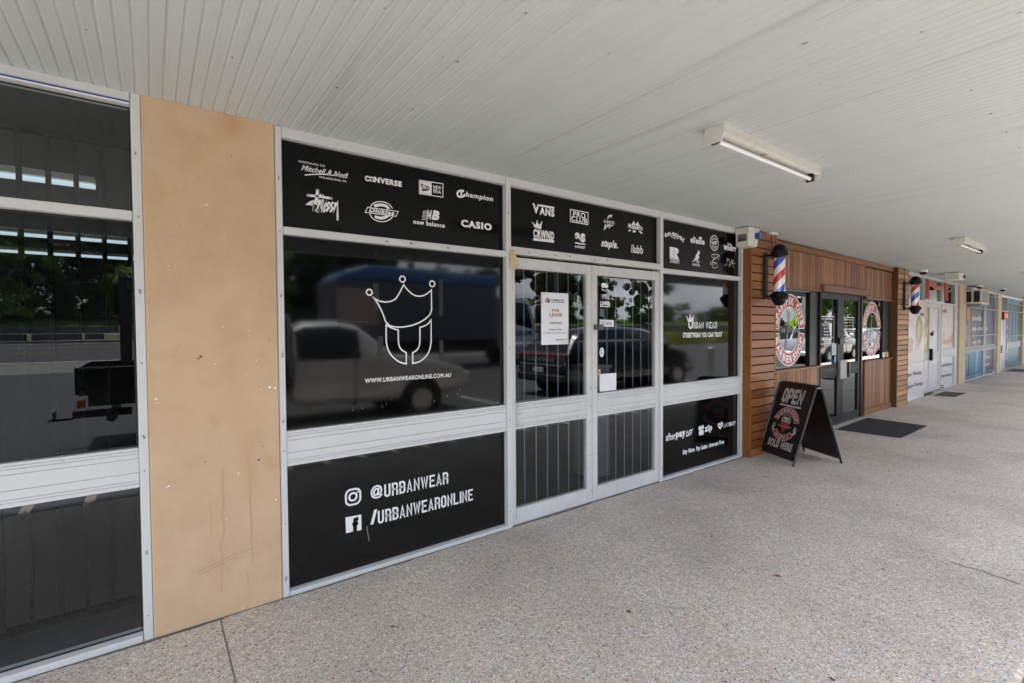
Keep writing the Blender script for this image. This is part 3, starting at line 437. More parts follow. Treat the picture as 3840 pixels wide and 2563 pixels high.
# back wall behind everything so no sky leaks in
obj('party_wall',MB().box(-3,36,7.2,7.4,-.6,3.9).box(-3.2,-3,-.0,7.4,0,3.9).box(36,36.2,.4,7.4,0,3.9),mat('party_wall_render',(.4,.38,.35),.9),wl)
# fluorescent tubes glowing in the closed shop on the left

GUM=mat('gum_spot',(.10,.09,.08),.9)
for gx,gy,gr in((.95,-.62,.012),(1.3,-.9,.008),(2.0,-1.25,.014),(2.55,-.6,.009),(3.2,-1.0,.012),(3.6,-1.9,.011),(4.4,-.7,.013),(5.0,-1.6,.015),(6.2,-1.2,.014),(7.0,-.6,.016),(7.9,-1.5,.016),(9.6,-1.1,.018),(1.7,-1.75,.009),(2.3,-2.1,.012),(1.1,-1.3,.01)):
    v,f=tri([(gx+gr*R.uniform(.5,1.2)*math.cos(a*.8),gy+gr*R.uniform(.5,1.2)*math.sin(a*.8)) for a in range(8)]); obj('gum_spot',MB().add([(p[0],p[1],.0015) for p in v],f),GUM,pave)
LEAFD=mat('dry_leaf',(.22,.07,.03),.8)
for gx,gy,a in((7.35,-1.25,.4),(3.0,-1.55,1.9),(4.9,-.55,2.6)):
    c_,s_=math.cos(a)*.03,math.sin(a)*.03; o=obj('dry_leaf',MB().add([(gx-c_,gy-s_,.004),(gx+s_*.3,gy-c_*.3,.009),(gx+c_,gy+s_,.004),(gx-s_*.3,gy+c_*.3,.008)],[(0,1,2,3)]),LEAFD); tag(o,'small dry brown leaf lying on the pavement '+('beyond the door mat' if gx>7 else 'in the foreground' if gx<4 else 'near the third window'),'leaf')

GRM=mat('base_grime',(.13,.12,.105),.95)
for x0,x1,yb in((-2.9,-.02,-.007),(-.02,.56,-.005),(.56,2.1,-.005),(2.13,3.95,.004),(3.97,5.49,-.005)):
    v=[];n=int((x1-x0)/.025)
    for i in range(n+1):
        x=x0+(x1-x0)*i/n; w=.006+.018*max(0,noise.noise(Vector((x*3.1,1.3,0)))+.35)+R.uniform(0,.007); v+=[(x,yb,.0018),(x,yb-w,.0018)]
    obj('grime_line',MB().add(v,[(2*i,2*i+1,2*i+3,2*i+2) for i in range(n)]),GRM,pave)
# ---------------- shop front joinery ----------------
def frame_box(n,p,x0,x1,z0,z1,y0=0,y1=.09,m=ALU,bend=False,bv=.0025): return obj(n,MB().box(x0,x1,y0,y1,z0,z1),m,p,bend=bend,bevel=bv)
def ribbed_rail(p,x0,x1,z0,z1,y=.006,m=ALU,bend=False,name='rail'):
    "wide extruded rail: raised bands with fine V grooves between them"
    h=z1-z0; g=[0,.10,.17,.38,.74,.86,.93,1]; pts=[(y+.08,z0),(y,z0)]
    for a in g[1:-1]: pts+=[(y,z0+h*a-.0025),(y+.005,z0+h*a),(y,z0+h*a+.0025)]
    pts+=[(y,z1),(y+.08,z1)]
    return obj(name,MB().prism(pts,0,x0,x1),m,p,bend=bend)
def pane(p,x0,x1,z0,z1,m,y=GY,bend=False,name='window_pane'): return obj(name,MB().box(x0,x1,y,y+.006,z0,z1),m,p,bend=bend)
def gasket(p,x0,x1,z0,z1,y=GY-.006,w=.006,bend=False):
    mb=MB().box(x0,x0+w,y,y+.005,z0,z1).box(x1-w,x1,y,y+.005,z0,z1).box(x0+w,x1-w,y,y+.005,z0,z0+w).box(x0+w,x1-w,y,y+.005,z1-w,z1)
    return obj('gasket',mb,RUB,p,bend=bend)
def shallow_bars(): pass
# --- left vacant shop front
ls=thing('shop_front','vacant shop front with clear dark windows left of the tan pier','shop front',(-1.3,0,0))
for a,b in((-2.6,-2.555),(-.058,-.02)): frame_box('jamb',ls,a,b,.0,2.625)
frame_box('head',ls,-2.553,-.06,2.567,2.625); frame_box('transom',ls,-2.553,-.06,2.026,2.07)
ribbed_rail(ls,-2.553,-.06,.75,.94); frame_box('sill',ls,-2.553,-.06,.0,.032,y0=-.006)
for z0,z1 in((.033,.749),(.941,2.025),(2.071,2.566)): pane(ls,-2.552,-.061,z0,z1,GLASS); gasket(ls,-2.552,-.061,z0,z1)
obj('masking_strip',MB().box(-2.55,-.062,-.004,-.001,2.574,2.581),mat('blue_tape',(.03,.07,.3),.6),ls)
obj('paint_edge',MB().box(-2.55,-.062,-.003,-.001,2.567,2.574),WHITEP,ls)
# dark steel bars standing inside it
gb=thing('security_bars','dark steel bars standing inside the vacant shop window','bars',(-1.3,.25,0))
xx=-.07
while xx>-2.6: obj('bar',MB().box(xx-.018,xx,.24,.27,.12,2.43),BARM,gb); xx-=.0995*1.0
obj('bar_rail',MB().box(-2.6,-.04,.235,.275,2.43,2.46).box(-2.6,-.04,.235,.275,.09,.12),BARM,gb)
TUBE=mat('lit_tube',(.8,.9,1),.5); t_,b_=nodes(TUBE); b_.inputs['Emission Color'].default_value=(.75,.9,1,1); b_.inputs['Emission Strength'].default_value=.2
for i,(y,x0,x1) in enumerate(((1.7,-3,-.3),(2.9,-3,-.2),(4.4,-3,-.2),(6.0,-2.9,-.1))):
    t=thing('ceiling_light','%s row of lit tubes inside the vacant shop'%('nearest','second','third','farthest')[i],'light',(-1.5,y,2.5),group='lit tubes inside the vacant shop')
    obj('tray',MB().box(x0,x1,y-.05,y+.05,2.56,2.6),WHITEP,t); obj('tube',MB().cyl((x0,y,2.54),(x1,y,2.54),.016),TUBE,t)
# --- pier of tan render
def pier(x0,x1,y0,m,label,zt,bend=False,grp=None):
    o=obj('pillar',MB().box(x0,x1,y0,.5,-.02,zt),m,None,bend=bend,bevel=.006); tag(o,label,'pillar',grp); return o
pr=thing('pillar','wide tan rendered pillar with stains and scuffs between two shop fronts','pillar',(.27,0,0))
pw=obj('render_face',MB().box(-.0185,.561,-.004,.5,-.02,2.626),RENDERW,pr,bevel=.004)
def pxs(pts): return pts
for pts,w in (([(.285,.78),(.282,.66),(.287,.6),(.278,.55),(.286,.46),(.270,.39),(.274,.31),(.268,.22),(.270,.13)],.011),([(.395,.86),(.41,.74),(.408,.6),(.414,.47),(.41,.36),(.416,.30),(.414,.25)],.008),([(.225,.62),(.23,.52),(.226,.45)],.007),([(.39,.2),(.392,.12)],.008)):
    v,f=stroke(smoothpts(pts,0),w); obj('stain_run',MB().add([(p[0],-.0052,p[1]) for p in v],f),STAIN,pr)
SCU=mat('pencil_scuff',(.33,.27,.2),.9); v,f=stroke([(.16,.27),(.25,.295),(.33,.315),(.42,.325)],.003); v2,f2=stroke([(.17,.255),(.26,.28),(.34,.30)],.003)
obj('scuff',MB().add([(p[0],-.0053,p[1]) for p in v],f).add([(p[0],-.0053,p[1]) for p in v2],f2),SCU,pr)
chips=MB()
for cx,cz_,r in ((.515,1.19,.010),(.54,1.185,.008),(.47,1.18,.004),(.012,1.17,.007),(.02,1.15,.004),(.055,.735,.007),(.045,.73,.005),(.535,.565,.006),(.075,1.82,.004),(.26,1.33,.004),(.455,1.34,.005),(.30,1.52,.003),(.42,1.5,.003),(.515,1.3,.003)):
    v,f=tri([(cx+r*R.uniform(.5,1.1)*math.cos(a*math.pi/4),cz_+r*R.uniform(.5,1.1)*math.sin(a*math.pi/4)) for a in range(8)]); chips.add([(p[0],-.0055,p[1]) for p in v],f)
obj('paint_chip',chips,WHITEP,pr,kind='stuff')
hol=MB()
for cx,cz_,r in ((.455,.80,.006),(.475,.87,.003),(.21,.83,.003),(.20,1.37,.007),(.19,1.36,.005),(.52,1.45,.003)):
    v,f=tri(ellpts(cx,cz_,r,r,10)); hol.add([(p[0],-.0056,p[1]) for p in v],f)
obj('drill_hole',hol,mat('plug_grey',(.12,.10,.08),.8),pr,kind='stuff')
# --- black filmed clothing shop
us=thing('shop_front','clothing shop front of pale aluminium with black film and white logos','shop front',(2.1,0,0))
frame_box('jamb',us,.564,.598,0,2.622); frame_box('jamb',us,5.452,5.488,0,2.6)
for a,b in((2.122,2.166),(3.952,3.998)): frame_box('mullion',us,a,b,-.0,2.625,y0=-.004)
spans=((.6,2.12),(2.168,3.95),(4.0,5.45))
for a,b in spans: frame_box('head',us,a,b,2.566,2.624)
frame_box('transom',us,.6,2.12,2.034,2.077); frame_box('transom',us,4.0,5.45,2.034,2.08)
obj('door_header',MB().box(2.168,3.95,-.006,.09,2.062,2.116),ALUD,us,bevel=.003)
ribbed_rail(us,.6,2.12,.736,.933); ribbed_rail(us,4.0,5.45,.738,.939)
for a,b in((.6,2.12),(4.0,5.45)): frame_box('sill',us,a,b,0,.026,y0=-.004)
PN={}
for k,x0,x1,z0,z1,m in(('A',.6,2.12,2.078,2.565,FILMT),('B',.6,2.12,.934,2.033,FILMB),('C',.6,2.12,.027,.735,FILM),('D',2.168,3.95,2.117,2.565,FILMT),('E',4.0,5.45,2.081,2.565,FILMT),('F',4.0,5.45,.94,2.033,FILMB),('G',4.0,5.45,.027,.737,FILMT)):
    q=pane(us,x0,x1,z0,z1,m); gasket(us,x0,x1,z0,z1); build_decals(k,q,filmmat=m)
# tape residue and glue marks on the big pane
mbt=MB()
for x,z,w,h in ((1.14,1.71,.035,.16),(1.165,1.4,.035,.12),(1.6,1.72,.03,.25),(1.6,1.36,.03,.13),(1.0,1.55,.2,.008)):
    obj('tape_residue',MB().add([(x-w/2,GY-.002,z-h/2),(x+w/2,GY-.002,z-h/2),(x+w/2,GY-.002,z+h/2),(x-w/2,GY-.002,z+h/2)],[(0,1,2,3)]),TAPE,us)
gl=MB()
for i in range(34):
    x,z=R.choice(((1.07,.99),(1.22,2.0),(1.35,1.99),(1.85,1.8),(1.55,1.02),(1.7,1.02),(1.2,1.04),(4.75,1.0),(5.2,1.0),(4.6,1.93),(5.0,1.9)));x+=R.gauss(0,.06);z+=R.gauss(0,.02); l=R.uniform(.004,.02);a=R.uniform(0,3.1)
    v,f=stroke([(x,z),(x+l*math.cos(a),z+l*math.sin(a))],R.uniform(.001,.003)); gl.add([(p[0],GY-.003,p[1]) for p in v],f)
v,f=stroke([(1.06,.27),(1.075,.17)],.004); gl.add([(p[0],GY-.003,p[1]) for p in v],f)
v,f=stroke([(3.70,.45),(3.712,.42)],.006); gl.add([(p[0],.03,p[1]) for p in v],f)
obj('glue_mark',gl,CHIP,us,kind='stuff')
dm=MB()
for x,z in((1.20,2.05),(1.36,2.056),(1.63,2.052),(2.33,2.08),(2.6,2.085),(2.76,2.09),(3.05,2.083),(3.2,2.095)):
    v,f=tri([(x+R.uniform(.5,1.2)*.013*math.cos(a),z+R.uniform(.5,1.2)*.009*math.sin(a)) for a in [i*.9 for i in range(7)]]); dm.add([(p[0],-.0075,p[1]) for p in v],f)
obj('scratch',dm,mat('scratched_grey',(.22,.22,.24),.7),us,kind='stuff')
# --- its pair of doors
def door_leaf(par,x0,x1,s0,s1,zt=2.04,rail=True,m=ALUD,gm=GLASS,y0=.012,bend=False,name='door',gap=.006,k=(.128,.738,.936,1.958)):
    d=bpy.data.objects.new(name,None); C.objects.link(d); d.parent=par; PO[d.name]=PO[par.name]
    obj('stile',MB().box(x0,x0+s0,y0,y0+.045,gap,zt),m,d,bend=bend,bevel=.002); obj('stile',MB().box(x1-s1,x1,y0,y0+.045,gap,zt),m,d,bend=bend,bevel=.002)
    a,b=x0+s0+.001,x1-s1-.001
    obj('bottom_rail',MB().box(a,b,y0,y0+.045,gap,k[0]),m,d,bend=bend,bevel=.002); obj('top_rail',MB().box(a,b,y0,y0+.045,k[3],zt),m,d,bend=bend,bevel=.002)
    ribbed_rail(d,a,b,k[1],k[2],y=y0+.001,m=m,bend=bend,name='middle_rail')
    obj('glass',MB().box(a,b,y0+.02,y0+.026,k[0]+.001,k[1]-.001),gm,d,bend=bend); obj('glass',MB().box(a,b,y0+.02,y0+.026,k[2]+.001,k[3]-.001),gm,d,bend=bend)
    return d
dl=door_leaf(us,2.169,3.030,.042,.060); dr=door_leaf(us,3.034,3.949,.062,.055,y0=.010)
obj('drop_bolt',MB().box(3.05,3.145,-.02,.009,1.488,1.533).box(3.075,3.13,-.032,-.021,1.494,1.527),mat('bronze_metal',(.12,.11,.10),.35,.6),dr,bevel=.003)
lk=obj('lock_plate',MB().box(3.1,3.128,.004,.0095,1.094,1.145),CHROME,dr,bevel=.001); obj('key_cylinder',MB().cyl((3.114,.003,1.118),(3.114,-.008,1.118),.009,.009,14),BRASS,dr)
ws=MB()
for x,z in((3.05,1.6),(3.052,1.585),(3.045,1.57),(3.06,1.09)):
    v,f=tri(ellpts(x,z,.004,.007,8)); ws.add([(p[0],.008,p[1]) for p in v],f)
dirt=MB()
for i in range(16):
    z=.745+i*.0125; l=R.choice((.03,.06,.1,.02))*R.uniform(.6,1.3); dirt.add([(2.212,.0115,z),(2.212+l,.0115,z+.001),(2.212,.0115,z+.004)],[(0,1,2)]); 
    if i%2==0: dirt.add([(2.968,.0115,z),(2.968-l*.7,.0115,z+.001),(2.968,.0115,z+.003)],[(0,1,2)])
obj('grime_streak',dirt,mat('grime',(.14,.12,.10),.9),dl,kind='stuff')
obj('threshold',MB().box(2.168,3.95,.005,.09,-.004,.004),mat('threshold_steel',(.25,.25,.25),.5,.5),us)
# stickers on the right leaf
sy=.028
def sticker(name,pts,m): v,f=tri(pts); return obj(name,MB().add([(p[0],sy,p[1]) for p in v],f),m,dr)
sticker('sticker',[(3.141,1.519),(3.324,1.514),(3.326,1.572),(3.143,1.578)],PAPER); 
label_text('lettering','Crate',3.170,1.532,3.292,1.563,sy-.002,DARKINK,dr,.0)
sticker('sticker',[(3.142,.945),(3.357,.945),(3.357,1.098),(3.142,1.10)],PAPER)
sticker('sticker',ellpts(3.17,1.29,.028,.042,24),PAPER); label_text('lettering','SECURITY',3.152,1.272,3.19,1.281,sy-.002,BLUEINK,dr); D=Decal(); D.put(stroke(ellpts(3.17,1.298,.012,.012,16),.004,True),sy-.002); obj('emblem',D.mb,BLUEINK,dr)
D=Decal(); D.put(tri([(3.165,1.885),(3.185,1.897),(3.225,1.898),(3.25,1.882),(3.252,1.866),(3.235,1.853),(3.205,1.86),(3.18,1.853),(3.166,1.868)]),sy); D.put(stroke(smoothpts([(3.17,1.842),(3.21,1.832),(3.255,1.838)],0),.014),sy); obj('emblem',D.mb,VINYL,dr)
label_text('lettering','FEDERATION',3.178,1.828,3.248,1.838,sy-.002,DARKINK,dr,.02)
label_text('lettering','9',3.155,1.755,3.172,1.797,sy,mat('teal_vinyl',(.05,.3,.32),.5),dr,.0); label_text('lettering','FIVE',3.182,1.757,3.275,1.797,sy,VINYL,dr,-.01)
label_text('lettering','LOWER',3.152,1.700,3.275,1.738,sy,VINYL,dr,.08,.1); D=Decal(); D.put(stroke([(3.152,1.692),(3.185,1.692)],.008),sy); D.put(stroke([(3.195,1.691),(3.27,1.691)],.008),sy); obj('underline',D.mb,VINYL,dr)
sticker('sticker',[(3.145,1.605),(3.205,1.6),(3.205,1.67),(3.145,1.672)],mat('faded_sticker',(.07,.1,.1),.5))
# cream cable cover on the mullion
cc_=obj('cable_cover',MB().box(2.150,2.203,-.022,-.006,1.943,2.058).box(2.150,2.190,-.022,-.006,2.0585,2.085),YCREAM,us,bevel=.004)
# steel rods behind the doors
sw_=MB()
for xj in(-.04,.581,2.144,3.975,5.47,3.0,3.06):
    for zj in(.12,.42,.83,1.0,1.35,1.7,2.05,2.35): sw_.cyl((xj+R.uniform(-.004,.004),-.0035 if xj in(2.144,3.975) else .001,zj+R.uniform(-.03,.03)),(xj,-.005,zj),.0022,.0022,6)
obj('screw',sw_,mat('dull_screw',(.12,.12,.12),.5,.5),us,kind='stuff')
gr=thing('security_grille','row of thin bright steel rods standing behind the glass doors','grille',(3.05,.16,0))
RODM=mat('rod_steel',(.22,.27,.34),.5,.2)
for i in range(15):
    x=2.288+i*.1212; obj('rod',MB().cyl((x,.16,.02),(x,.16,2.05),.0055,n=8),RODM,gr)
obj('grille_rail',MB().box(2.2,3.93,.15,.17,1.375,1.398),mat('rail_blue_grey',(.08,.11,.14),.5),gr)
obj('grille_rail',MB().box(2.2,3.93,.15,.17,.012,.03),mat('rail_blue_grey_low',(.18,.22,.27),.5),gr)
st=thing('storage_box','grey metal box standing just inside the right glass door','box',(3.62,.5,0)); obj('cabinet',MB().box(3.5,3.75,.45,.75,0,1.1),mat('grey_cabinet',(.12,.12,.14),.6),st,bevel=.01); obj('lid',MB().box(3.49,3.76,.44,.76,1.1,1.13),mat('grey_lid',(.2,.2,.22),.6),st)
# for lease notice
fl=thing('notice','white for lease poster taped inside the left glass door','notice',(2.627,.03,1.58)); y=.0285
obj('sheet',MB().box(2.481,2.773,y,y+.0012,1.3715,1.789),PAPER,fl)
y-=.001
label_text('lettering','COMMERCIAL',2.584,1.722,2.726,1.739,y,DARKINK,fl,.03); label_text('lettering','REALTY MANAGEMENT',2.584,1.709,2.728,1.7175,y,DARKINK,fl,.03)
D=Decal(); D.put(tri([(2.524,1.712),(2.545,1.704),(2.545,1.735),(2.524,1.738)]),y); D.put(tri([(2.524,1.74),(2.547,1.752),(2.57,1.736),(2.57,1.726),(2.547,1.74)]),y); obj('emblem',D.mb,ROSE,fl)
D=Decal(); D.put(tri([(2.549,1.704),(2.570,1.711),(2.570,1.734),(2.549,1.735)]),y-.0005); obj('emblem',D.mb,DARKINK,fl)
label_text('lettering','FOR',2.593,1.634,2.677,1.659,y,ROSE,fl,.06); label_text('lettering','LEASE',2.566,1.598,2.704,1.625,y,ROSE,fl,.06)
label_text('lettering','CONTACT',2.569,1.537,2.701,1.554,y,DARKINK,fl,.05); label_text('lettering','0420 674 809',2.584,1.486,2.700,1.499,y,DARKINK,fl,.03)
label_text('lettering','CRM@REVOLVECOMMERCIAL.COM.AU',2.528,1.460,2.746,1.469,y,DARKINK,fl,.03); label_text('lettering','BRANDCORP',2.665,1.403,2.753,1.415,y,DARKINK,fl,.03)
D=Decal(); D.put(stroke(ellpts(2.570,1.493,.009,.009,14),.002,True),y); D.put(stroke(ellpts(2.513,1.466,.009,.009,14),.002,True),y); [D.put(stroke([(2.636+i*.008,1.402),(2.645+i*.008,1.416)],.004),y) for i in range(3)]; obj('icon',D.mb,DARKINK,fl)
for q in(((2.487,1.70),(2.487,1.779),(2.53,1.78)),((2.492,1.66),(2.492,1.774),(2.57,1.776)),((2.767,1.47),(2.767,1.382),(2.70,1.380)),((2.762,1.50),(2.762,1.387),(2.66,1.385))): D=Decal(); D.put(stroke(q,.0018),y); obj('border_line',D.mb,ROSE,fl)
# siren box
sb=thing('alarm_box','white vented alarm siren box with a blue lens under the soffit','alarm',(5.41,-.07,2.5))
def tapered(x0,x1,y0,y1,z0,z1,t): return MB().add([(x0+t,y0+t,z0),(x1-t,y0+t,z0),(x1-t,y1,z0),(x0+t,y1,z0),(x0,y0,z1),(x1,y0,z1),(x1,y1,z1),(x0,y1,z1)],[(0,3,2,1),(4,5,6,7),(0,1,5,4),(1,2,6,5),(2,3,7,6),(3,0,4,7)])
obj('housing',tapered(5.30,5.53,-.165,-.006,2.405,2.61,.018),WHITE,sb,bevel=.004)
lo=MB()
for i in range(12): yy=-.132+i*.0085; lo.box(5.297+.006,5.312,yy,yy+.0035,2.46,2.54)
obj('vent_slot',lo,mat('vent_shadow',(.1,.1,.1),.8),sb)
obj('lens',MB().cyl((5.475,-.155,2.525),(5.475,-.20,2.522),.036,.030,20),BLUEL,sb,smooth=True); obj('lens_base',MB().cyl((5.475,-.150,2.525),(5.475,-.1585,2.525),.041,.041,20),BLACKM,sb)
# small soffit plate and flex above the first pole
jp=thing('junction_box','small cream junction box on the soffit above the first barber pole','junction box',(5.95,-.1,2.61)); obj('plate',MB().box(5.86,6.02,-.14,-.02,2.598,2.624),CREAM,jp,bevel=.004)
# ---------------- timber clad piers ----------------
def clad_pier(x0,x1,yf,label,slatm,zt,side_m,bend,dark_side=False):
    t=thing('timber_pier',label,'pier',(x0,0,0))
    obj('core',MB().box(x0+.03,x1-.02,yf+.03,.3,0,zt),DARKV,t,bend=bend)
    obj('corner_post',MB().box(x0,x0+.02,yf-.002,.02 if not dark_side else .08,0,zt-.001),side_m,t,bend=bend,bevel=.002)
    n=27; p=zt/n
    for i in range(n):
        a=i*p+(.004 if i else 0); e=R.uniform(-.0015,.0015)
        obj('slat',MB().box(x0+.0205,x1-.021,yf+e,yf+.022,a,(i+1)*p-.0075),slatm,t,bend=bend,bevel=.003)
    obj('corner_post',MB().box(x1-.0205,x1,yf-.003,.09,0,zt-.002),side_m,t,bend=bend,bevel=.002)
    nl=MB()
    for i in range(n):
        for xx_ in(x0+.045,x1-.05): nl.cyl((xx_,yf+.001,(i+.55)*p),(xx_,yf-.0028,(i+.55)*p),.0025,.0025,6)
    obj('nail',nl,BLACKM,t,bend=bend,kind='stuff')
    return t
clad_pier(5.492,6.085,-.09,'glossy orange brown pier of horizontal timber slats behind the sandwich board',SLATW,2.615,POSTW,False)
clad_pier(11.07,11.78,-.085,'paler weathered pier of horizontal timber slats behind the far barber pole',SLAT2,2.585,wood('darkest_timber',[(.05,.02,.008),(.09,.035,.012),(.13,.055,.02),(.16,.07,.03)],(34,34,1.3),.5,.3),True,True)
# ---------------- barber shop ----------------
bs=thing('shop_front','barber shop front lined with vertical timber boards and charcoal doors','shop front',(8.6,.08,0))
Y=.0
def vboards(x0,x1,z0,z1,y=0,w=.0905,nm='board'):
    n=round((x1-x0)/w); w=(x1-x0)/n
    for i in range(n): obj(nm,MB().box(x0+i*w+.0035,x0+(i+1)*w-.0035,y+R.uniform(-.001,.001),y+.018,z0,z1),BOARDW,bs,bend=True,bevel=.002)
vboards(6.12,7.745,2.028,2.51); vboards(7.748,9.625,2.105,2.51); vboards(9.63,11.05,1.985,2.49)
vboards(6.12,7.735,.0,.925); vboards(9.60,11.05,.1,.905)
obj('backing',MB().box(6.1,11.06,.019,.04,2.0,2.6).box(6.1,7.74,.019,.04,0,.93).box(9.6,11.06,.019,.04,0,.91),DARKV,bs,bend=True)
for a,b in((6.09,8.6),(8.602,11.05)): obj('top_trim',MB().box(a,b,-.022,.018,2.512,2.592),POSTW,bs,bend=True,bevel=.003)
obj('window_head',MB().box(6.1,7.74,-.012,.03,2.005,2.026),POSTW,bs,bend=True,bevel=.002); obj('window_head',MB().box(9.63,11.055,-.03,.03,1.962,1.983),POSTW,bs,bend=True,bevel=.002)
obj('door_canopy',MB().box(7.748,9.625,-.05,.03,2.012,2.103),wood('faded_timber',[(.1,.05,.03),(.19,.10,.06),(.25,.14,.09),(.3,.18,.12)],(1.2,40,40),.6,.3),bs,bend=True,bevel=.003)
obj('sill_trim',MB().box(6.1,7.745,-.03,.06,.927,.948),BOARDW,bs,bend=True,bevel=.002); obj('sill_trim',MB().box(9.60,11.055,-.03,.06,.906,.925),BOARDW,bs,bend=True,bevel=.002)
obj('skirting',MB().box(9.60,11.05,-.014,.018,.0,.098),BOARDW,bs,bend=True,bevel=.002); obj('panel_end',MB().box(9.575,9.598,-.014,.05,0,.925),POSTW,bs,bend=True)
BG=glass('barber_glass',(.16,.16,.17)); 
def bpane(x0,x1,z0,z1,y=.05): return obj('window_pane',MB().box(x0,x1,y,y+.006,z0,z1),BG,bs,bend=True)
p1=bpane(6.12,7.44,.95,2.004); obj('pane_frame',MB().box(6.12,7.44,.03,.07,1.988,2.004),mat('grey_trim',(.3,.32,.33),.5),bs,bend=True)
obj('mullion',MB().box(7.44,7.735,.02,.10,.949,2.004),BLACK,bs,bend=True,bevel=.003)
p2=bpane(9.52,10.66,.926,1.961); obj('mullion',MB().box(10.66,11.05,.03,.10,.926,1.961),BLACKM,bs,bend=True)
obj('door_frame',MB().box(9.42,9.475,-.005,.09,0,2.0).box(9.477,9.5195,.01,.09,0,2.0),BLACK,bs,bend=True); obj('door_frame',MB().box(7.737,7.765,-.005,.09,0,2.004),CHARC,bs,bend=True); obj('door_frame',MB().box(7.767,9.418,0,.09,2.0,2.011),CHARC,bs,bend=True)
kk=(.128,.748,.932,1.917)
d1=door_leaf(bs,7.768,8.585,.03,.15,zt=1.998,m=CHARC,gm=BG,y0=.01,bend=True,k=kk,gap=.03); d2=door_leaf(bs,8.59,9.415,.09,.10,zt=1.998,m=CHARC,gm=BG,y0=.01,bend=True,k=kk,gap=.03)
obj('lock_box',MB().box(8.45,8.72,-.03,.009,.70,.99),mat('steel_lock_guard',(.30,.31,.32),.4,.6),d1,bend=True,bevel=.003); obj('pull_handle',MB().box(8.74,8.8,-.05,.009,.72,.95),BLACK,d2,bend=True,bevel=.003)
obj('latch',MB().box(8.42,8.62,-.03,.009,1.235,1.33),BLACK,d1,bend=True,bevel=.003)
obj('threshold',MB().box(7.9,9.42,-.05,.05,-.002,.022),CHROME,bs,bend=True,bevel=.003)
# round logos: two sectors of a red ring with white rims and letters
def round_logo(cx,cz_,r0,r1,par):
    y=.047
    for a0,a1,txt,bot in((-86,86,'SPASIFIK CUTS',False),(98,262,'BARBERSHOP',True)):
        D=Decal(); D.put(ring_sector(cx,cz_,r0-.018,r1+.018,a0-2,a1+2),y); obj('logo_rim',D.mb,VINYL,par,bend=True)
        D=Decal(); D.put(ring_sector(cx,cz_,r0,r1,a0,a1),y-.001); obj('logo_band',D.mb,RED,par,bend=True)
        D=Decal(); D.put(arc_text(txt,cx,cz_,(r0+r1)/2,(r1-r0)*.68,180 if bot else 0,138 if bot else 150,.05,bot,.85),y-.002); obj('lettering',D.mb,VINYL,par,bend=True)
    D=Decal(); D.put(fit('The Original',cx-.30,cz_-.06,cx+.34,cz_+.05,.0,.3),y-.001); D.put(stroke([(cx-.06,cz_+.28),(cx-.02,cz_+.12),(cx-.09,cz_-.25)],.014),y-.001); D.put(stroke([(cx+.02,cz_+.25),(cx-.02,cz_+.05),(cx-.13,cz_-.22)],.014),y-.001); obj('script_lettering',D.mb,mat('grey_vinyl',(.35,.35,.35),.5),par,bend=True)
round_logo(6.845,1.462,.315,.465,p1); round_logo(10.12,1.452,.315,.455,p2)
# menu boards and stickers on the doors
def menu(x0,x1,z0,z1,rows,par,y=.024):
    D=Decal(); D.put(stroke([(x0,z0),(x1,z0),(x1,z1),(x0,z1)],.012,True),y); n=len(rows)
    for i,(tx,w) in enumerate(rows):
        if not tx: continue
        h=(z1-z0)/(n+.7); zt=z1-.02-i*h; c_=(x0+x1)/2; D.put(fit(tx,c_-(x1-x0)*w/2,zt-h*.62,c_+(x1-x0)*w/2,zt-h*.05,.03),y)
    obj('menu_lettering',D.mb,VINYL,par,bend=True)
menu(7.815,8.325,1.25,1.655,[('GET IN THE CHAIR',.8),('Mens Cut',.5),('Kids and Teens',.7),('Beard Trim',.5),('Student',.5),('Seniors',.5),('WALK INS WELCOME',.8),('CASH OR CARD',.6)],d1)
menu(8.71,9.15,1.28,1.65,[('OPENING HOURS',.8),('Mon   9 - 5',.8),('Tue   9 - 5',.8),('Wed   9 - 5',.8),('Thur   9 - 8',.8),('Fri   9 - 6',.8),('Sat   8 - 3',.8)],d2)
obj('sticker',MB().box(8.245,8.43,.0235,.0245,1.07,1.25),mat('pale_printed_sticker',(.5,.55,.55),.6),d1,bend=True)
D=Decal(); D.put(tri(ellpts(8.385,1.0,.045,.062,20)),.0235); obj('sticker',D.mb,mat('light_blue_sticker',(.15,.42,.65),.5),d1,bend=True)
D=Decal(); D.put(tri([(6.37,.965),(6.46,.965),(6.46,1.055),(6.37,1.055)]),.0475); obj('sticker',D.mb,mat('green_sticker',(.2,.4,.25),.5),p1,bend=True)
D=Decal(); D.put(tri([(6.38,.985),(6.45,.985),(6.45,1.015),(6.38,1.015)]),.0465); obj('sticker',D.mb,mat('yellow_sticker',(.7,.6,.05),.5),p1,bend=True)
D=Decal(); D.put(tri([(10.64,.94),(10.99,.94),(10.99,1.03),(10.64,1.03)]),.026); obj('sticker',D.mb,PAPER,bs,bend=True)
D=Decal(); D.put(tri([(10.80,.94),(10.9,.94),(10.88,1.06),(10.82,1.06)]),.0245); obj('sticker',D.mb,RED,bs,bend=True); D=Decal(); D.put(tri([(10.92,.96),(10.98,.96),(10.98,1.02),(10.92,1.02)]),.0245); obj('sticker',D.mb,mat('yellow_print',(.7,.6,.05),.5),bs,bend=True)
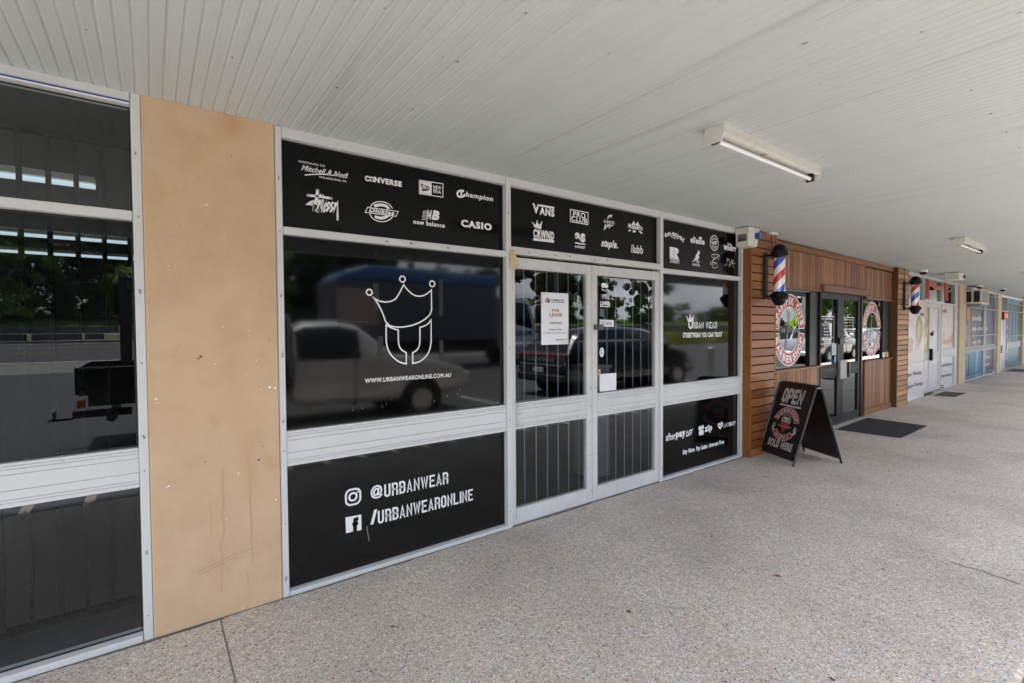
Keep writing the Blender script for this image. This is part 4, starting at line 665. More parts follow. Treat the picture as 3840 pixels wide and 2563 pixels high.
# barber poles
def stripes():
    m=mat('barber_stripes',(.8,.8,.8),.2,**{'Coat Weight':.6}); t,b=nodes(m); l=t.links.new
    tc=t.nodes.new('ShaderNodeTexCoord'); sp=t.nodes.new('ShaderNodeSeparateXYZ'); l(tc.outputs['Object'],sp.inputs[0])
    at=t.nodes.new('ShaderNodeMath'); at.operation='ARCTAN2'; l(sp.outputs['Y'],at.inputs[0]); l(sp.outputs['X'],at.inputs[1])
    a=t.nodes.new('ShaderNodeMath'); a.operation='DIVIDE'; a.inputs[1].default_value=2*math.pi; l(at.outputs[0],a.inputs[0])
    z=t.nodes.new('ShaderNodeMath'); z.operation='DIVIDE'; z.inputs[1].default_value=.36; l(sp.outputs['Z'],z.inputs[0])
    s=t.nodes.new('ShaderNodeMath'); s.operation='SUBTRACT'; l(z.outputs[0],s.inputs[0]); l(a.outputs[0],s.inputs[1])
    oi=t.nodes.new('ShaderNodeMath'); oi.operation='ADD'; oi.inputs[1].default_value=20.22; l(s.outputs[0],oi.inputs[0])
    f=t.nodes.new('ShaderNodeMath'); f.operation='FRACT'; l(oi.outputs[0],f.inputs[0])
    r=ramp(t,[(0,(.02,.075,.60)),(.26,(.9,.9,.92)),(.5,(.68,.035,.035)),(.75,(.9,.9,.92))]); r.color_ramp.interpolation='CONSTANT'; l(f.outputs[0],r.inputs['Fac']); l(r.outputs['Color'],b.inputs['Base Color']); return m
STR=stripes()
CLEAR=glass('clear_sleeve',(1,1,1))
def pole(x,yw,yc,z0,label):
    t=thing('barber_pole',label,'barber pole',(x,yc,z0),group='barber poles on the timber piers')
    c=obj('striped_cylinder',mkmesh('striped_cylinder',MB().lathe(0,0,[(.060,-.0),(.060,.385)],40),STR,smooth=True),None,t)
    obj('sleeve',MB().lathe(x,yc,[(.0665,z0),(.0665,z0+.385)],40),CLEAR,t,smooth=True)
    r=.067
    obj('top_cap',MB().lathe(x,yc,[(0,z0+.384),(r,z0+.384),(r+.008,z0+.40),(r+.024,z0+.402),(r+.030,z0+.416),(r+.030,z0+.43),(r+.024,z0+.437),(r+.028,z0+.447),(r+.026,z0+.462),(r+.012,z0+.467),(r+.010,z0+.478),(r,z0+.505),(r*.75,z0+.530),(r*.4,z0+.543),(0,z0+.547)],32),BLACK,t,smooth=True)
    obj('bottom_cap',MB().lathe(x,yc,[(0,z0+.001),(r,z0+.001),(r+.008,z0-.02),(r+.024,z0-.022),(r+.030,z0-.036),(r+.030,z0-.05),(r+.024,z0-.057),(r+.028,z0-.067),(r+.02,z0-.08),(r+.012,z0-.085),(r+.004,z0-.105),(r*.75,z0-.14),(r*.4,z0-.156),(0,z0-.160)],32),BLACK,t,smooth=True)
    if x<8: c.rotation_euler=(0,0,math.pi)
    obj('wall_bar',MB().box(x-.03,x+.03,yw-.03,yw,z0-.075,z0+.46),BLACKM,t,bevel=.003)
    for z in(z0+.43,z0-.045): 
        b_=obj('bracket_arm',MB().cyl((x,yw-.03,z),(x,yc+.08,z),.012,.012,12),BLACK,t); 
    return t
pole(5.79,-.094,-.262,1.905,'barber pole with blue stripe uppermost, nearer one beside the clothing shop')
pole(11.42,fy(11.42)-.088,fy(11.42)-.088-.175,1.885,'farther barber pole with red stripe uppermost, beside the massage shop')
def cable(pts,label): o=obj('cable',MB().tube(smooth3(pts),.004,6),BLACKM,None); tag(o,label,'cable')
def smooth3(p):
    out=[]
    for i in range(len(p)-1):
        a=Vector(p[max(i-1,0)]);b=Vector(p[i]);c=Vector(p[i+1]);d=Vector(p[min(i+2,len(p)-1)])
        for k in range(5):
            t=k/5; out.append(.5*((2*b)+(c-a)*t+(2*a-5*b+4*c-d)*t*t+(-a+3*b-3*c+d)*t**3))
    out.append(Vector(p[-1])); return out
cable([(5.93,-.1,2.60),(5.95,-.099,2.5),(5.96,-.099,2.44),(5.88,-.10,2.40),(5.80,-.10,2.365)],'black flex looping down from the soffit to the nearer barber pole')
cable([(11.40,.06,2.58),(11.42,.055,2.5),(11.44,.055,2.40),(11.42,.05,2.345)],'black flex running down to the farther barber pole')
# ---------------- sandwich board ----------------
ab=thing('sandwich_board','black open sign sandwich board with red and white barber logo','sandwich board',(5.92,-.43,0))
A0=Vector((5.762,-.055,0));A1=Vector((5.516,-.545,0));B0=Vector((6.33,-.32,0));B1=Vector((6.062,-.812,0)); T0=Vector((6.035,-.19,.855));T1=Vector((5.80,-.68,.85))
FRM=mat('worn_black_paint',(.014,.014,.016),.3); PANEL=mat('black_sign_panel',(.010,.010,.012),.25)
def lean(p0,p1,q0,q1,nm):
    "panel between two feet and the ridge, with tubular frame"
    ux=(p1-p0).normalized(); up=((q0+q1)/2-(p0+p1)/2).normalized(); nrm=ux.cross(up).normalized()
    P=lambda a,b:p0.lerp(p1,a).lerp(q0.lerp(q1,a),b)
    v=[];th=nrm*.006
    for s_ in(1,-1):
        for a,b in((.03,.07),(.97,.07),(.97,.98),(.03,.98)): v.append(P(a,b)+th*s_)
    obj('panel',MB().add(v,[(0,1,2,3),(7,6,5,4),(0,4,5,1),(1,5,6,2),(2,6,7,3),(3,7,4,0)]),PANEL,ab)
    obj('frame',MB().cyl(p0,q0-(q0-p0)*.02,.0125,.0125,8).cyl(p1,q1-(q1-p1)*.02,.0125,.0125,8).cyl(P(0,.065),P(1,.065),.010,.010,8),FRM,ab,smooth=True)
    obj('top_rail',MB().tube([P(.0,.95),P(.03,.985),P(.07,1.0),P(.93,1.0),P(.97,.985),P(1,.95)],.013,8),FRM,ab,smooth=True)
    return P,nrm
# the two tops stand a few centimetres apart on a hinge
hd=Vector((.022,-.011,0))
Pf,nf=lean(A0,A1,T0-hd,T1-hd,'f'); lean(B0,B1,T0+hd,T1+hd,'b')
obj('hinge',MB().cyl(T0-hd*1.1+Vector((0,0,-.015)),T0+hd*1.1+Vector((0,0,-.015)),.008).cyl(T1-hd*1.1+Vector((0,0,-.015)),T1+hd*1.1+Vector((0,0,-.015)),.008),CHROME,ab)
if nf.x>0: nf=-nf
Wd=(A1-A0).length; Ht=(((T0+T1)/2-hd)-(A0+A1)/2).length
def onboard(vf,name,m,d=.008):
    v,f=vf; obj(name,MB().add([Pf(p[0],p[1])+nf*d for p in v],f),m,ab)
GRY=mat('sign_grey_white',(.42,.40,.39),.5); DRED=mat('sign_red',(.33,.02,.03),.5)
onboard(cond('OPEN',.20,.735,.78,.93,.24,.42,.12),'lettering',GRY); onboard(stroke([(.20,.705),(.78,.705)],.022),'underline',GRY)
onboard(fit('SOLD HERE',.18,.155,.86,.255,.055,0),'lettering',GRY)
ar=Ht/Wd
def bd(vf,cx=.5,cy=.47): v,f=vf; return [(cx+p[0],cy+p[1]/ar) for p in v],f
for a0,a1,txt,bot in((-75,75,'BARBERSHOP',False),(128,232,'MAFIA',True)):
    onboard(bd(ring_sector(0,0,.225,.355,a0-2,a1+2)),'logo_rim',GRY,.008); onboard(bd(ring_sector(0,0,.238,.342,a0,a1)),'logo_band',DRED,.009)
    onboard(bd(arc_text(txt,0,0,.29,.085,180 if bot else 0,66 if bot else 128,.05,bot,.72)),'lettering',GRY,.010)
onboard(bd(tri([(-.10,.02),(-.13,.08),(-.11,.13),(-.05,.15),(.0,.14),(.05,.15),(.11,.12),(.13,.07),(.10,.01),(.0,.03)])),'masked_head',GRY,.008)
onboard(bd(tri([(-.10,.08),(-.03,.055),(-.04,.085),(-.09,.11)])),'eye_hole',PANEL,.009); onboard(bd(tri([(.10,.08),(.03,.055),(.04,.085),(.09,.11)])),'eye_hole',PANEL,.009)
onboard(bd(tri([(-.11,.13),(-.12,.20),(-.04,.25),(.06,.26),(.13,.22),(.12,.14),(.05,.165),(-.05,.165)])),'hair',mat('sign_mid_grey',(.12,.12,.12),.6),.0085)
onboard(bd(tri([(-.115,.03),(.0,.045),(.115,.02),(.10,-.05),(.05,-.10),(.0,-.21),(-.05,-.11),(-.10,-.06)])),'bandana',DRED,.0088)
for s_ in(-1,1): onboard(bd(stroke([(s_*.30,-.02),(s_*.27,-.08),(s_*.31,-.12),(s_*.26,-.17),(s_*.22,-.2)],.035)),'rose',GRY,.008); onboard(bd(stroke([(s_*.335,-.05),(s_*.33,-.14),(s_*.28,-.19)],.014)),'rose',GRY,.008)
onboard(bd(fit('The Original',-.17,-.085,.17,-.03,0,.3)),'lettering',GRY,.0098)
# ---------------- door mats ----------------
def mat_obj(pts,label,m,grp,th=.008):
    bm=MB(); n=14; g=[]
    a,b,c_,d=[Vector((*p,0)) for p in pts]
    top=[]
    for i in range(n+1):
        for j in range(n+1):
            u,v=i/n,j/n; p=a.lerp(b,u).lerp(d.lerp(c_,u),v); e=(1 if 0<i<n and 0<j<n else .3)
            top.append((p.x+(R.uniform(-.003,.003) if e<1 else 0),p.y+(R.uniform(-.003,.003) if e<1 else 0),.001+th*e+.004*noise.noise(Vector((p.x*2.2,p.y*2.2,1)))*e))
    w=n+1; bm.add(top,[(i*w+j,i*w+j+1,(i+1)*w+j+1,(i+1)*w+j) for i in range(n) for j in range(n)])
    o=obj('door_mat',bm,m,None,smooth=True); tag(o,label,'door mat',grp)
mat_obj([(8.00,-.045),(8.05,-.81),(9.36,-.79),(9.44,-.0)],'large black carpet mat on the pavement at the barber shop doors',MAT1,'door mats')
mat_obj([(13.55,.10),(13.60,-.26),(14.60,-.26),(14.62,.12)],'small grey rubber mat on the pavement at the massage shop doors',RUBM,'door mats')
mat_obj([(22.5,.30),(22.6,-.2),(24.2,-.2),(24.2,.30)],'dark mat on the pavement at the farthest shop door',RUBM,'door mats')
# ---------------- soffit lights and boxes ----------------
TUB=mat('unlit_tube',(.82,.84,.9),.25)
def batten(x0,y,L_,label,z=2.63,w=.055):
    t=thing('fluorescent_light',label,'light',(x0,y,z),group='fluorescent lights under the soffit')
    x1=x0+L_
    obj('tray',MB().prism([(y-w,z),(y-w*1.02,z-.055),(y-w*.62,z-.062),(y-w*.55,z-.045),(y+w*.55,z-.045),(y+w*.62,z-.062),(y+w*1.02,z-.055),(y+w,z)],0,x0+.012,x1-.012),CREAM,t)
    for a in(x0,x1-.0119): obj('end_cap',MB().prism([(y-w*1.02,z),(y-w*1.12,z-.05),(y-w*.75,z-.098),(y+w*.75,z-.098),(y+w*1.12,z-.05),(y+w*1.02,z)],0,a,a+.0118),CREAM,t)
    obj('tube',MB().cyl((x0+.013,y+.004,z-.080),(x1-.013,y+.004,z-.080),.0135,n=16),TUB,t,smooth=True)
    obj('tube_holder',MB().box(x0+.013,x0+.03,y-.02,y+.028,z-.10,z-.045).box(x1-.03,x1-.013,y-.02,y+.028,z-.10,z-.045),BLACKM,t)
    obj('bracket_clip',MB().box(x0+L_*.44,x0+L_*.46,y-.015,y+.02,z-.062,z-.0455),YCREAM,t)
batten(2.545,-1.40,1.255,'nearest bare fluorescent batten on the soffit above the pavement')
batten(8.1,-1.35,1.2,'middle fluorescent batten on the soffit, beyond the barber doors',cz(8.6)-.002)
batten(14.0,-1.2,1.2,'farthest fluorescent batten at the right edge of the photo',cz(14.5)-.002)
def sbox(name,cat,label,x0,x1,y0,y1,z0,z1,m):
    o=thing(name,label,cat,((x0+x1)/2,(y0+y1)/2,z1)); obj('housing',MB().box(x0,x1,y0,y1,z0,z1),m,o,bevel=.006); return o
b2=sbox('speaker_box','speaker box','white box with a small grille hanging from the soffit outside the massage shop',12.95,13.35,-.42,-.2,2.44,2.575,WHITE); obj('grille',MB().cyl((13.3,-.421,2.50),(13.3,-.45,2.50),.035,.03,14),mat('brown_grille',(.12,.09,.07),.6),b2)
def dome(x,y,z,label,tilt=0):
    t=thing('security_camera',label,'security camera',(x,y,z),group='security cameras under the soffit'); obj('mount',MB().lathe(x,y,[(0,z),(.07,z),(.075,z-.02),(.065,z-.04),(.05,z-.045)],20),WHITEP,t,smooth=True); obj('lens',MB().lathe(x,y,[(.055,z-.04),(.05,z-.07),(.03,z-.09),(0,z-.10)],20),BLACK,t,smooth=True)
dome(12.0,-.08,cz(12)-.002,'small white security camera over the farther barber pole'); dome(17.45,.05,cz(17.4)-.002,'dark lensed security camera beside the third beige pillar'); dome(19.1,-.15,cz(19.1)-.002,'white security camera under the soffit above the air conditioner')
dome(23.9,0.0,cz(23.9)-.002,'small blue tinted camera beside the fourth beige pillar')
# ---------------- massage shop ----------------
def print_mat(name,stops,scale,stretch,seed=0,rough=.4):
    m=mat(name,(1,1,1),rough); t,b=nodes(m); l=t.links.new
    tc=t.nodes.new('ShaderNodeTexCoord'); mp=t.nodes.new('ShaderNodeMapping'); mp.inputs['Scale'].default_value=stretch; mp.inputs['Location'].default_value=(seed,seed*.7,seed*.3)
    n=t.nodes.new('ShaderNodeTexNoise'); n.inputs['Scale'].default_value=scale; n.inputs['Detail'].default_value=3; n.inputs['Distortion'].default_value=.6
    r=ramp(t,stops); l(tc.outputs['Object'],mp.inputs['Vector']); l(mp.outputs[0],n.inputs['Vector']); l(n.outputs['Fac'],r.inputs['Fac']); l(r.outputs['Color'],b.inputs['Base Color']); return m
PH1=print_mat('flower_print',[(.25,(.45,.50,.35)),(.42,(.62,.66,.62)),(.55,(.66,.58,.58)),(.72,(.60,.42,.44))],2.2,(1,1,1),3)
PH2=print_mat('stone_print',[(.3,(.16,.09,.06)),(.45,(.42,.28,.18)),(.55,(.62,.48,.1)),(.7,(.55,.5,.45))],5,(1,1,1),5)
PH3=print_mat('candle_print',[(.3,(.42,.20,.14)),(.45,(.60,.48,.42)),(.6,(.62,.60,.62)),(.75,(.50,.42,.50))],2.4,(1,1,1),9)
PH4=print_mat('pale_print',[(.3,(.60,.45,.50)),(.5,(.60,.62,.68)),(.7,(.45,.5,.55))],4,(1,1,1),12)
ms=thing('shop_front','massage shop front with pink flower prints and white panels','shop front',(14,.2,0))
GP=mat('gloss_white_panel',(.76,.73,.76),.12); GGR=mat('pale_grey_panel',(.42,.44,.45),.3)
yb=-.03
for n_,z0,z1,m_ in(('print_panel',.942,2.05,PH1),('plain_panel',.74,.941,GGR),('white_panel',0.004,.739,GP)): obj(n_,MB().box(11.80,13.28,yb,yb+.03,z0,z1),m_,ms,bend=True)
obj('panel_edge',MB().box(13.281,13.30,yb-.004,.05,0,2.55),ALUF,ms,bend=True)
def st(s,x0,z0,x1,z1,y,m,par,off=.02): D=Decal(); D.put(fit(s,x0,z0,x1,z1,off),y); return obj('lettering',D.mb,m,par,bend=True)
st('Aroma Therapy',11.75,.475,13.06,.585,yb-.003,PURPINK,ms); st('Relaxation Therapy',11.55,.235,13.20,.345,yb-.003,PURPINK,ms); st('7 days',12.75,1.70,13.2,1.80,yb-.003,PURPINK,ms,.04)
STN=[mat('print_stone',c,.4) for c in((.28,.24,.10),(.55,.42,.44),(.7,.7,.7),(.5,.33,.3))]
def blob(x,z,rx,rz,m,par,y): D=Decal(); D.put(tri(ellpts(x,z,rx,rz,20)),y); obj('printed_shape',D.mb,m,par,bend=True)
blob(12.85,1.42,.25,.30,STN[0],ms,yb-.002); blob(12.80,1.42,.14,.2,mat('print_petal',(.5,.42,.26),.4),ms,yb-.003); blob(12.72,1.10,.16,.10,STN[1],ms,yb-.004); blob(12.45,1.10,.1,.07,STN[2],ms,yb-.004); blob(12.15,1.12,.28,.16,STN[3],ms,yb-.002)
UPG=glass('upper_glass',(.18,.19,.19))
obj('pane_post',MB().box(11.95,12.0,-.004,.07,2.06,2.56).box(13.22,13.262,-.002,.07,2.06,2.53).box(14.905,14.945,.0,.07,.0,2.535).box(16.29,16.60,.0,.07,0,2.53),ALUF,ms,bend=True)
obj('window_pane',MB().box(12.0,13.22,.04,.046,2.06,2.53),UPG,ms,bend=True); obj('window_pane',MB().box(13.262,14.905,.04,.046,2.075,2.53),UPG,ms,bend=True); obj('window_pane',MB().box(14.945,16.29,.04,.046,2.05,2.53),UPG,ms,bend=True)
obj('head',MB().box(11.95,16.6,-.006,.07,2.531,2.60),ALUF,ms,bend=True); obj('transom',MB().box(13.30,14.905,-.01,.07,2.01,2.074),ALUD,ms,bend=True); obj('transom',MB().box(14.945,16.29,.0,.07,2.01,2.05),ALUF,ms,bend=True)
k2=(.13,.73,.945,1.915)
m1=door_leaf(ms,13.302,13.99,.03,.11,zt=2.008,m=ALUF,gm=PH2,y0=.012,bend=True,k=k2,gap=.03); m2=door_leaf(ms,13.995,14.903,.05,.16,zt=2.008,m=ALUF,gm=PH4,y0=.012,bend=True,k=k2,gap=.03)
for d_,a,b in((m1,13.333,13.879),(m2,14.046,14.742)): obj('white_panel',MB().box(a,b,.025,.031,.131,.729),GP,d_,bend=True)
for i,(x,z,rx,rz,m_) in enumerate(((13.62,1.18,.10,.10,STN[2]),(13.55,1.36,.07,.09,STN[2]),(13.42,1.37,.05,.06,STN[2]),(13.5,1.55,.12,.1,mat('yellow_flower',(.65,.52,.06),.5)),(13.35,1.5,.05,.12,mat('yellow_flower',(.65,.52,.06),.5)))): blob(x,z,rx,rz,m_,m1,.029)
blob(14.3,1.35,.10,.06,mat('red_flower',(.45,.05,.08),.5),m2,.029)
st('hours',13.36,1.04,13.65,1.09,.028,VINYL,m1); st('10AM TO 7PM',13.35,.975,13.75,1.02,.028,VINYL,m1)
obj('pull_handle',MB().box(13.90,13.95,-.05,.009,.74,1.0),BLACK,m1,bend=True); obj('lock',MB().box(14.0,14.04,-.03,.009,1.29,1.36),BLACK,m2,bend=True)
obj('print_panel',MB().box(14.95,16.285,.03,.04,.947,2.009),PH3,ms,bend=True); obj('white_panel',MB().box(14.95,16.285,.03,.04,.02,.745),GP,ms,bend=True); obj('rail',MB().box(14.947,16.288,.0,.06,.746,.946),ALUF,ms,bend=True); obj('sill',MB().box(14.947,16.6,-.01,.0299,0,.0199),ALUF,ms,bend=True)
st('Remedial Massage',14.80,.50,16.25,.60,.026,PURPINK,ms); st('Hot Stone Massage',14.75,.24,16.25,.34,.026,PURPINK,ms); st('Your Body',14.98,1.80,15.55,1.92,.026,PURPINK,ms,.05); st('& Relaxing',15.05,1.62,15.55,1.70,.026,VINYL,ms,.05)
blob(15.6,1.12,.35,.06,mat('orange_glow_print',(.62,.28,.1),.5),ms,.025)
obj('door_step',MB().box(13.30,14.0,-.05,.06,0,.028),RUBM,ms,bend=True); obj('hinge_arm',MB().box(14.93,15.0,-.05,-.006,.04,.06).box(14.93,15.02,-.05,-.006,.09,.11),BLACK,ms,bend=True)
# red swag curtain inside the upper pane
cu=thing('swag_curtain','rust red draped swag curtain in the upper window of the massage shop','curtain',(14.3,.3,2.3)); CUR=noisy('rust_red_cloth',(.38,.075,.04),(.50,.12,.07),9,.8)
def drape(x0,x1,z0,z1,sk=0):
    vs=[];fs=[];n=16
    for j in range(5):
        for i in range(n+1):
            u=i/n; x=x0+(x1-x0)*u+ (sk*(1-j/4)); vs.append((x,-.03+.02*math.sin(u*14),z1+(z0-z1)*j/4))
    fs=[(j*(n+1)+i,j*(n+1)+i+1,(j+1)*(n+1)+i+1,(j+1)*(n+1)+i) for j in range(4) for i in range(n)]
    return MB().add(vs,fs)
obj('tail',drape(13.38,13.60,2.09,2.515),CUR,cu,bend=True,smooth=True); obj('tail',drape(15.05,15.35,2.10,2.52,-.08),CUR,cu,bend=True,smooth=True)
vs=[];fs=[];n=20
for j in range(4):
    for i in range(n+1):
        u=i/n; x=13.60+1.5*u; sag=4*u*(1-u); vs.append((x,-.045+.008*j,2.515-.028*j*(.5+.6*sag)-.10*sag-(.015 if i in(0,n) else 0)))
obj('festoon',MB().add(vs,[(j*(n+1)+i,j*(n+1)+i+1,(j+1)*(n+1)+i+1,(j+1)*(n+1)+i) for j in range(3) for i in range(n)]),CUR,cu,bend=True,smooth=True)
# ---------------- beige pillars along the row ----------------
pier(16.62,17.30,-.04,BEIGE,'beige pillar between the massage shop and the air conditioner',2.575,True,'beige pillars along the row')
pier(21.72,22.32,-.035,BEIGE,'narrow beige pillar left of the red lit sign',2.535,True,'beige pillars along the row')
pier(26.95,27.6,-.03,BEIGE,'farthest beige pillar at the right edge of the row',2.51,True,'beige pillars along the row')
# ---------------- purple shop behind steel bars ----------------
ps=thing('shop_front','purple and blue printed shop windows behind steel bars','shop front',(19.5,.33,0))
PUR=mat('purple_print',(.085,.05,.15),.35); DPU=mat('dark_purple_print',(.05,.045,.085),.35); BLU=mat('blue_print',(.05,.20,.36),.35); SKY=mat('sky_blue_print',(.10,.42,.6),.35); ORA=mat('salmon_print',(.50,.20,.12),.4); TEAL=mat('teal_print',(.05,.13,.17),.35)
y=.05
def pp(x0,x1,z0,z1,m,yy=.05): obj('print_strip',MB().box(x0,x1,yy,yy+.01,z0,z1),m,ps,bend=True)
pp(17.3,19.9,2.02,2.50,BLU); pp(17.3,18.9,2.40,2.5,SKY,.045); pp(20.25,21.55,2.02,2.5,PUR)
pp(17.3,19.9,.93,1.98,DPU); pp(20.25,21.6,.93,1.98,PUR); pp(17.3,19.9,.03,.76,BLU); pp(20.25,21.6,.03,.76,PUR)
for x0,x1,z0,z1,m in((17.55,17.75,1.2,1.9,ORA),(17.95,18.1,1.0,1.9,BLU),(18.1,18.35,.93,1.7,ORA),(18.8,18.95,.93,1.6,SKY),(17.8,17.95,1.1,1.5,SKY),(18.45,18.6,1.0,1.95,ORA),(19.0,19.4,.03,.76,SKY),(17.7,17.8,.03,.76,TEAL),(18.2,18.3,.1,.7,TEAL)): pp(x0,x1,z0,z1,m,.045)
for x0,x1 in((17.3,17.36),(19.9,20.25),(21.6,21.72)): obj('mullion',MB().box(x0,x1,.02,.08,0,2.5),ALUF,ps,bend=True)
for z0,z1 in((1.985,2.018),(.765,.925),(0,.028)): obj('rail',MB().box(17.36,19.9,.02,.08,z0,z1).box(20.25,21.6,.02,.08,z0,z1),ALUF,ps,bend=True)
obj('head',MB().box(17.3,21.72,.0,.08,2.5,2.56),WHITEP,ps,bend=True)
st('needs.',18.5,1.65,19.8,1.82,.04,VINYL,ps,.05); st('on-the-go',18.5,1.33,20.6,1.5,.04,VINYL,ps,.05); st('and life',18.55,1.0,19.7,1.1,.04,VINYL,ps,.05); st('Bread',20.4,.50,21.1,.60,.04,VINYL,ps,.03); st('benefits',20.25,.28,21.1,.37,.04,VINYL,ps,.03)
SB=mat('galvanised_bar',(.22,.27,.28),.45,.4)
sg=thing('security_grille','grey steel bar grille across the purple shop windows','grille',(19.5,.28,0))
x=17.34
while x<21.68: obj('bar',MB().box(x,x+.014,-.012,-.008,.04,2.50),SB,sg,bend=True); x+=.14
for z in(.12,.83,1.22,1.98,2.38): obj('cross_bar',MB().box(17.32,21.7,-.030,-.021,z,z+.028),SB,sg,bend=True)
nt=thing('notice','salmon pink paper notice behind the bars under the air conditioner','notice',(17.6,.3,1.8)); obj('sheet',MB().box(17.42,17.80,-.036,-.034,1.68,1.97),mat('salmon_paper',(.6,.28,.2),.7),nt,bend=True)
# window air conditioner
ac=thing('air_conditioner','cream window air conditioner jutting out beside the beige pillar','air conditioner',(18.0,.2,2.25))
a0,a1,d0=17.34,18.30,-.32
obj('casing',MB().box(a0,a1,d0,.04,2.07,2.455),mat('cream_casing',(.62,.59,.50),.5),ac,bend=True,bevel=.01)
obj('grille_panel',MB().box(a0+.06,a0+.86,d0-.004,d0-.0005,2.12,2.42),mat('grille_grey',(.25,.24,.22),.6),ac,bend=True); sv=MB()
for side in(a0-.003,):
    sv.box(side,side+.002,d0+.03,d0+.15,2.13,2.41).box(side,side+.002,d0+.19,d0+.31,2.13,2.41)
obj('side_opening',sv,BLACKM,ac,bend=True)
lv=MB(); 
for i in range(14): lv.box(a0+.06,a0+.86,d0-.007,d0-.0045,2.135+i*.02,2.142+i*.02)
obj('louvre',lv,mat('louvre_grey',(.35,.34,.32),.5),ac,bend=True); obj('shelf_bracket',MB().box(a0,a1,d0+.02,.0,2.035,2.055),SB,ac,bend=True)
# last shop
fs_=thing('shop_front','farthest shop front with open white door and teal prints','shop front',(24.5,.4,0))
obj('print_panel',MB().box(23.85,26.8,.05,.06,.93,1.99),TEAL,fs_,bend=True); obj('print_panel',MB().box(23.85,26.8,.05,.06,.03,.70),BLU,fs_,bend=True); obj('print_panel',MB().box(23.85,26.8,.05,.06,2.02,2.44),TEAL,fs_,bend=True)
for x0,x1,z0,z1,m in((23.9,24.9,2.27,2.43,SKY),(25.0,26.6,2.27,2.43,SKY),(23.86,24.1,.1,1.99,PUR),(24.5,24.7,.93,1.99,BLU),(25.2,25.5,.93,1.99,BLU),(25.9,26.1,.93,1.99,SKY)): obj('print_strip',MB().box(x0,x1,.044,.05,z0,z1),m,fs_,bend=True)
obj('rail',MB().box(23.8,26.9,.02,.09,.705,.925),ALUF,fs_,bend=True); obj('rail',MB().box(23.8,26.9,.02,.09,1.99,2.02),ALUF,fs_,bend=True); obj('head',MB().box(22.3,26.95,.0,.09,2.45,2.53),WHITEP,fs_,bend=True); obj('rail',MB().box(22.32,23.8,.0,.09,1.97,2.01),ALUF,fs_,bend=True)
obj('upper_panel',MB().box(22.32,23.8,.02,.03,2.01,2.45),mat('dark_mesh_panel',(.05,.05,.06),.5),fs_,bend=True)
for z,s_ in((1.72,'O'),(1.40,'P'),(1.1,'E'),(.55,'N'),(.30,'S')): st(s_,23.87,z,24.05,z+.10,.04,VINYL,fs_,.04)
WD=mat('white_door_paint',(.78,.82,.85),.3); GD=mat('grey_door_paint',(.38,.42,.46),.4)
obj('door',MB().box(22.34,22.75,.01,.05,.01,1.66),WD,fs_,bend=True); obj('door',MB().box(22.76,23.70,.03,.07,.01,1.96),GD,fs_,bend=True)
st('MIND YOUR STEP',22.5,1.1,22.62,1.5,.005,DARKINK,fs_,.02); obj('handle',MB().box(22.62,22.66,-.02,.009,.6,.85),PURPINK,fs_,bend=True)
os_=thing('lit_sign','small dark sign box with a glowing red panel by the fourth pillar','sign',(22.9,.35,1.85)); obj('case',MB().box(22.42,23.15,-.08,-.02,1.70,1.96),mat('olive_case',(.06,.07,.05),.5),os_,bend=True)
RG=mat('glowing_red_panel',(.8,.05,.02),.5); t_,b_=nodes(RG); b_.inputs['Emission Color'].default_value=(1,.07,.03,1); b_.inputs['Emission Strength'].default_value=.35
obj('lit_panel',MB().box(22.60,23.05,-.086,-.081,1.76,1.90),RG,os_,bend=True)
sg2=thing('security_grille','grey steel bar grille across the farthest teal shop windows','grille',(25.3,.4,0)); x=23.86
while x<26.85: obj('bar',MB().box(x,x+.014,-.012,-.008,.04,2.42),SB,sg2,bend=True); x+=.16
for z in(.12,1.13,1.98,2.25): obj('cross_bar',MB().box(23.85,26.88,-.030,-.021,z,z+.028),SB,sg2,bend=True)
# beyond the last pillar the row goes on as plain wall
wl2=thing('shop_front','plain pale shop wall beyond the last beige pillar','wall',(31,.5,0)); obj('wall_face',MB().box(27.6,36,.02,.3,0,2.5),mat('pale_wall',(.5,.48,.42),.8),wl2,bend=True)
# ---------------- street opposite (seen in the glass) ----------------
ASPH=noisy('asphalt',(.045,.046,.05),(.07,.07,.075),30,.85,bump=.3,bscale=200); 
def gz(v):
    return interp(v,[-10,5.0,8,25,34,43,47,50.5],[-.13,-.13,-.13,.12,.38,.5,.64,.68])
gr_=thing('ground','','',(0,0,0),kind='structure')
def strip(name,v0,v1,m,z=0,x0=-120,x1=260,parent=gr_,n=None):
    vs=[];n=n or 8
    for i in range(n+1):
        v=v0+(v1-v0)*i/n; vs+=[(x0,-v,gz(v)+z),(x1,-v,gz(v)+z)]
    return obj(name,MB().add(vs,[(2*i,2*i+1,2*i+3,2*i+2) for i in range(n)]),m,parent)
obj('earth',MB().quad((-400,-400,-.6),(400,-400,-.6),(400,60,-.6),(-400,60,-.6)),mat('earth',(.08,.09,.04),.9),gr_)
KERB=mat('kerb_concrete',(.16,.155,.15),.8)
obj('kerb',MB().box(-12,60,-4.9,-4.7502,-.3,-.004),KERB,gr_); 
road=thing('road','','',(0,0,0),kind='structure')
strip('road_surface',4.9,47,ASPH,parent=road,n=30)
LW=mat('white_line_paint',(.6,.6,.58),.6); LY=mat('yellow_line_paint',(.55,.36,.05),.6)
strip('white_line',26.0,26.25,LW,.006,parent=road); strip('white_line',40,40.25,LW,.006,parent=road); strip('white_line',45.5,45.7,LW,.006,parent=road)
for i in range(24): strip('yellow_dash',33,33.18,LY,.006,x0=-60+i*9,x1=-55.5+i*9,parent=road,n=2)
for i in range(3): obj('bay_line',MB().box(6.0+i*7.2-.05,6.0+i*7.2+.05,-7.2,-5.0,-.126,-.122),LW,road)
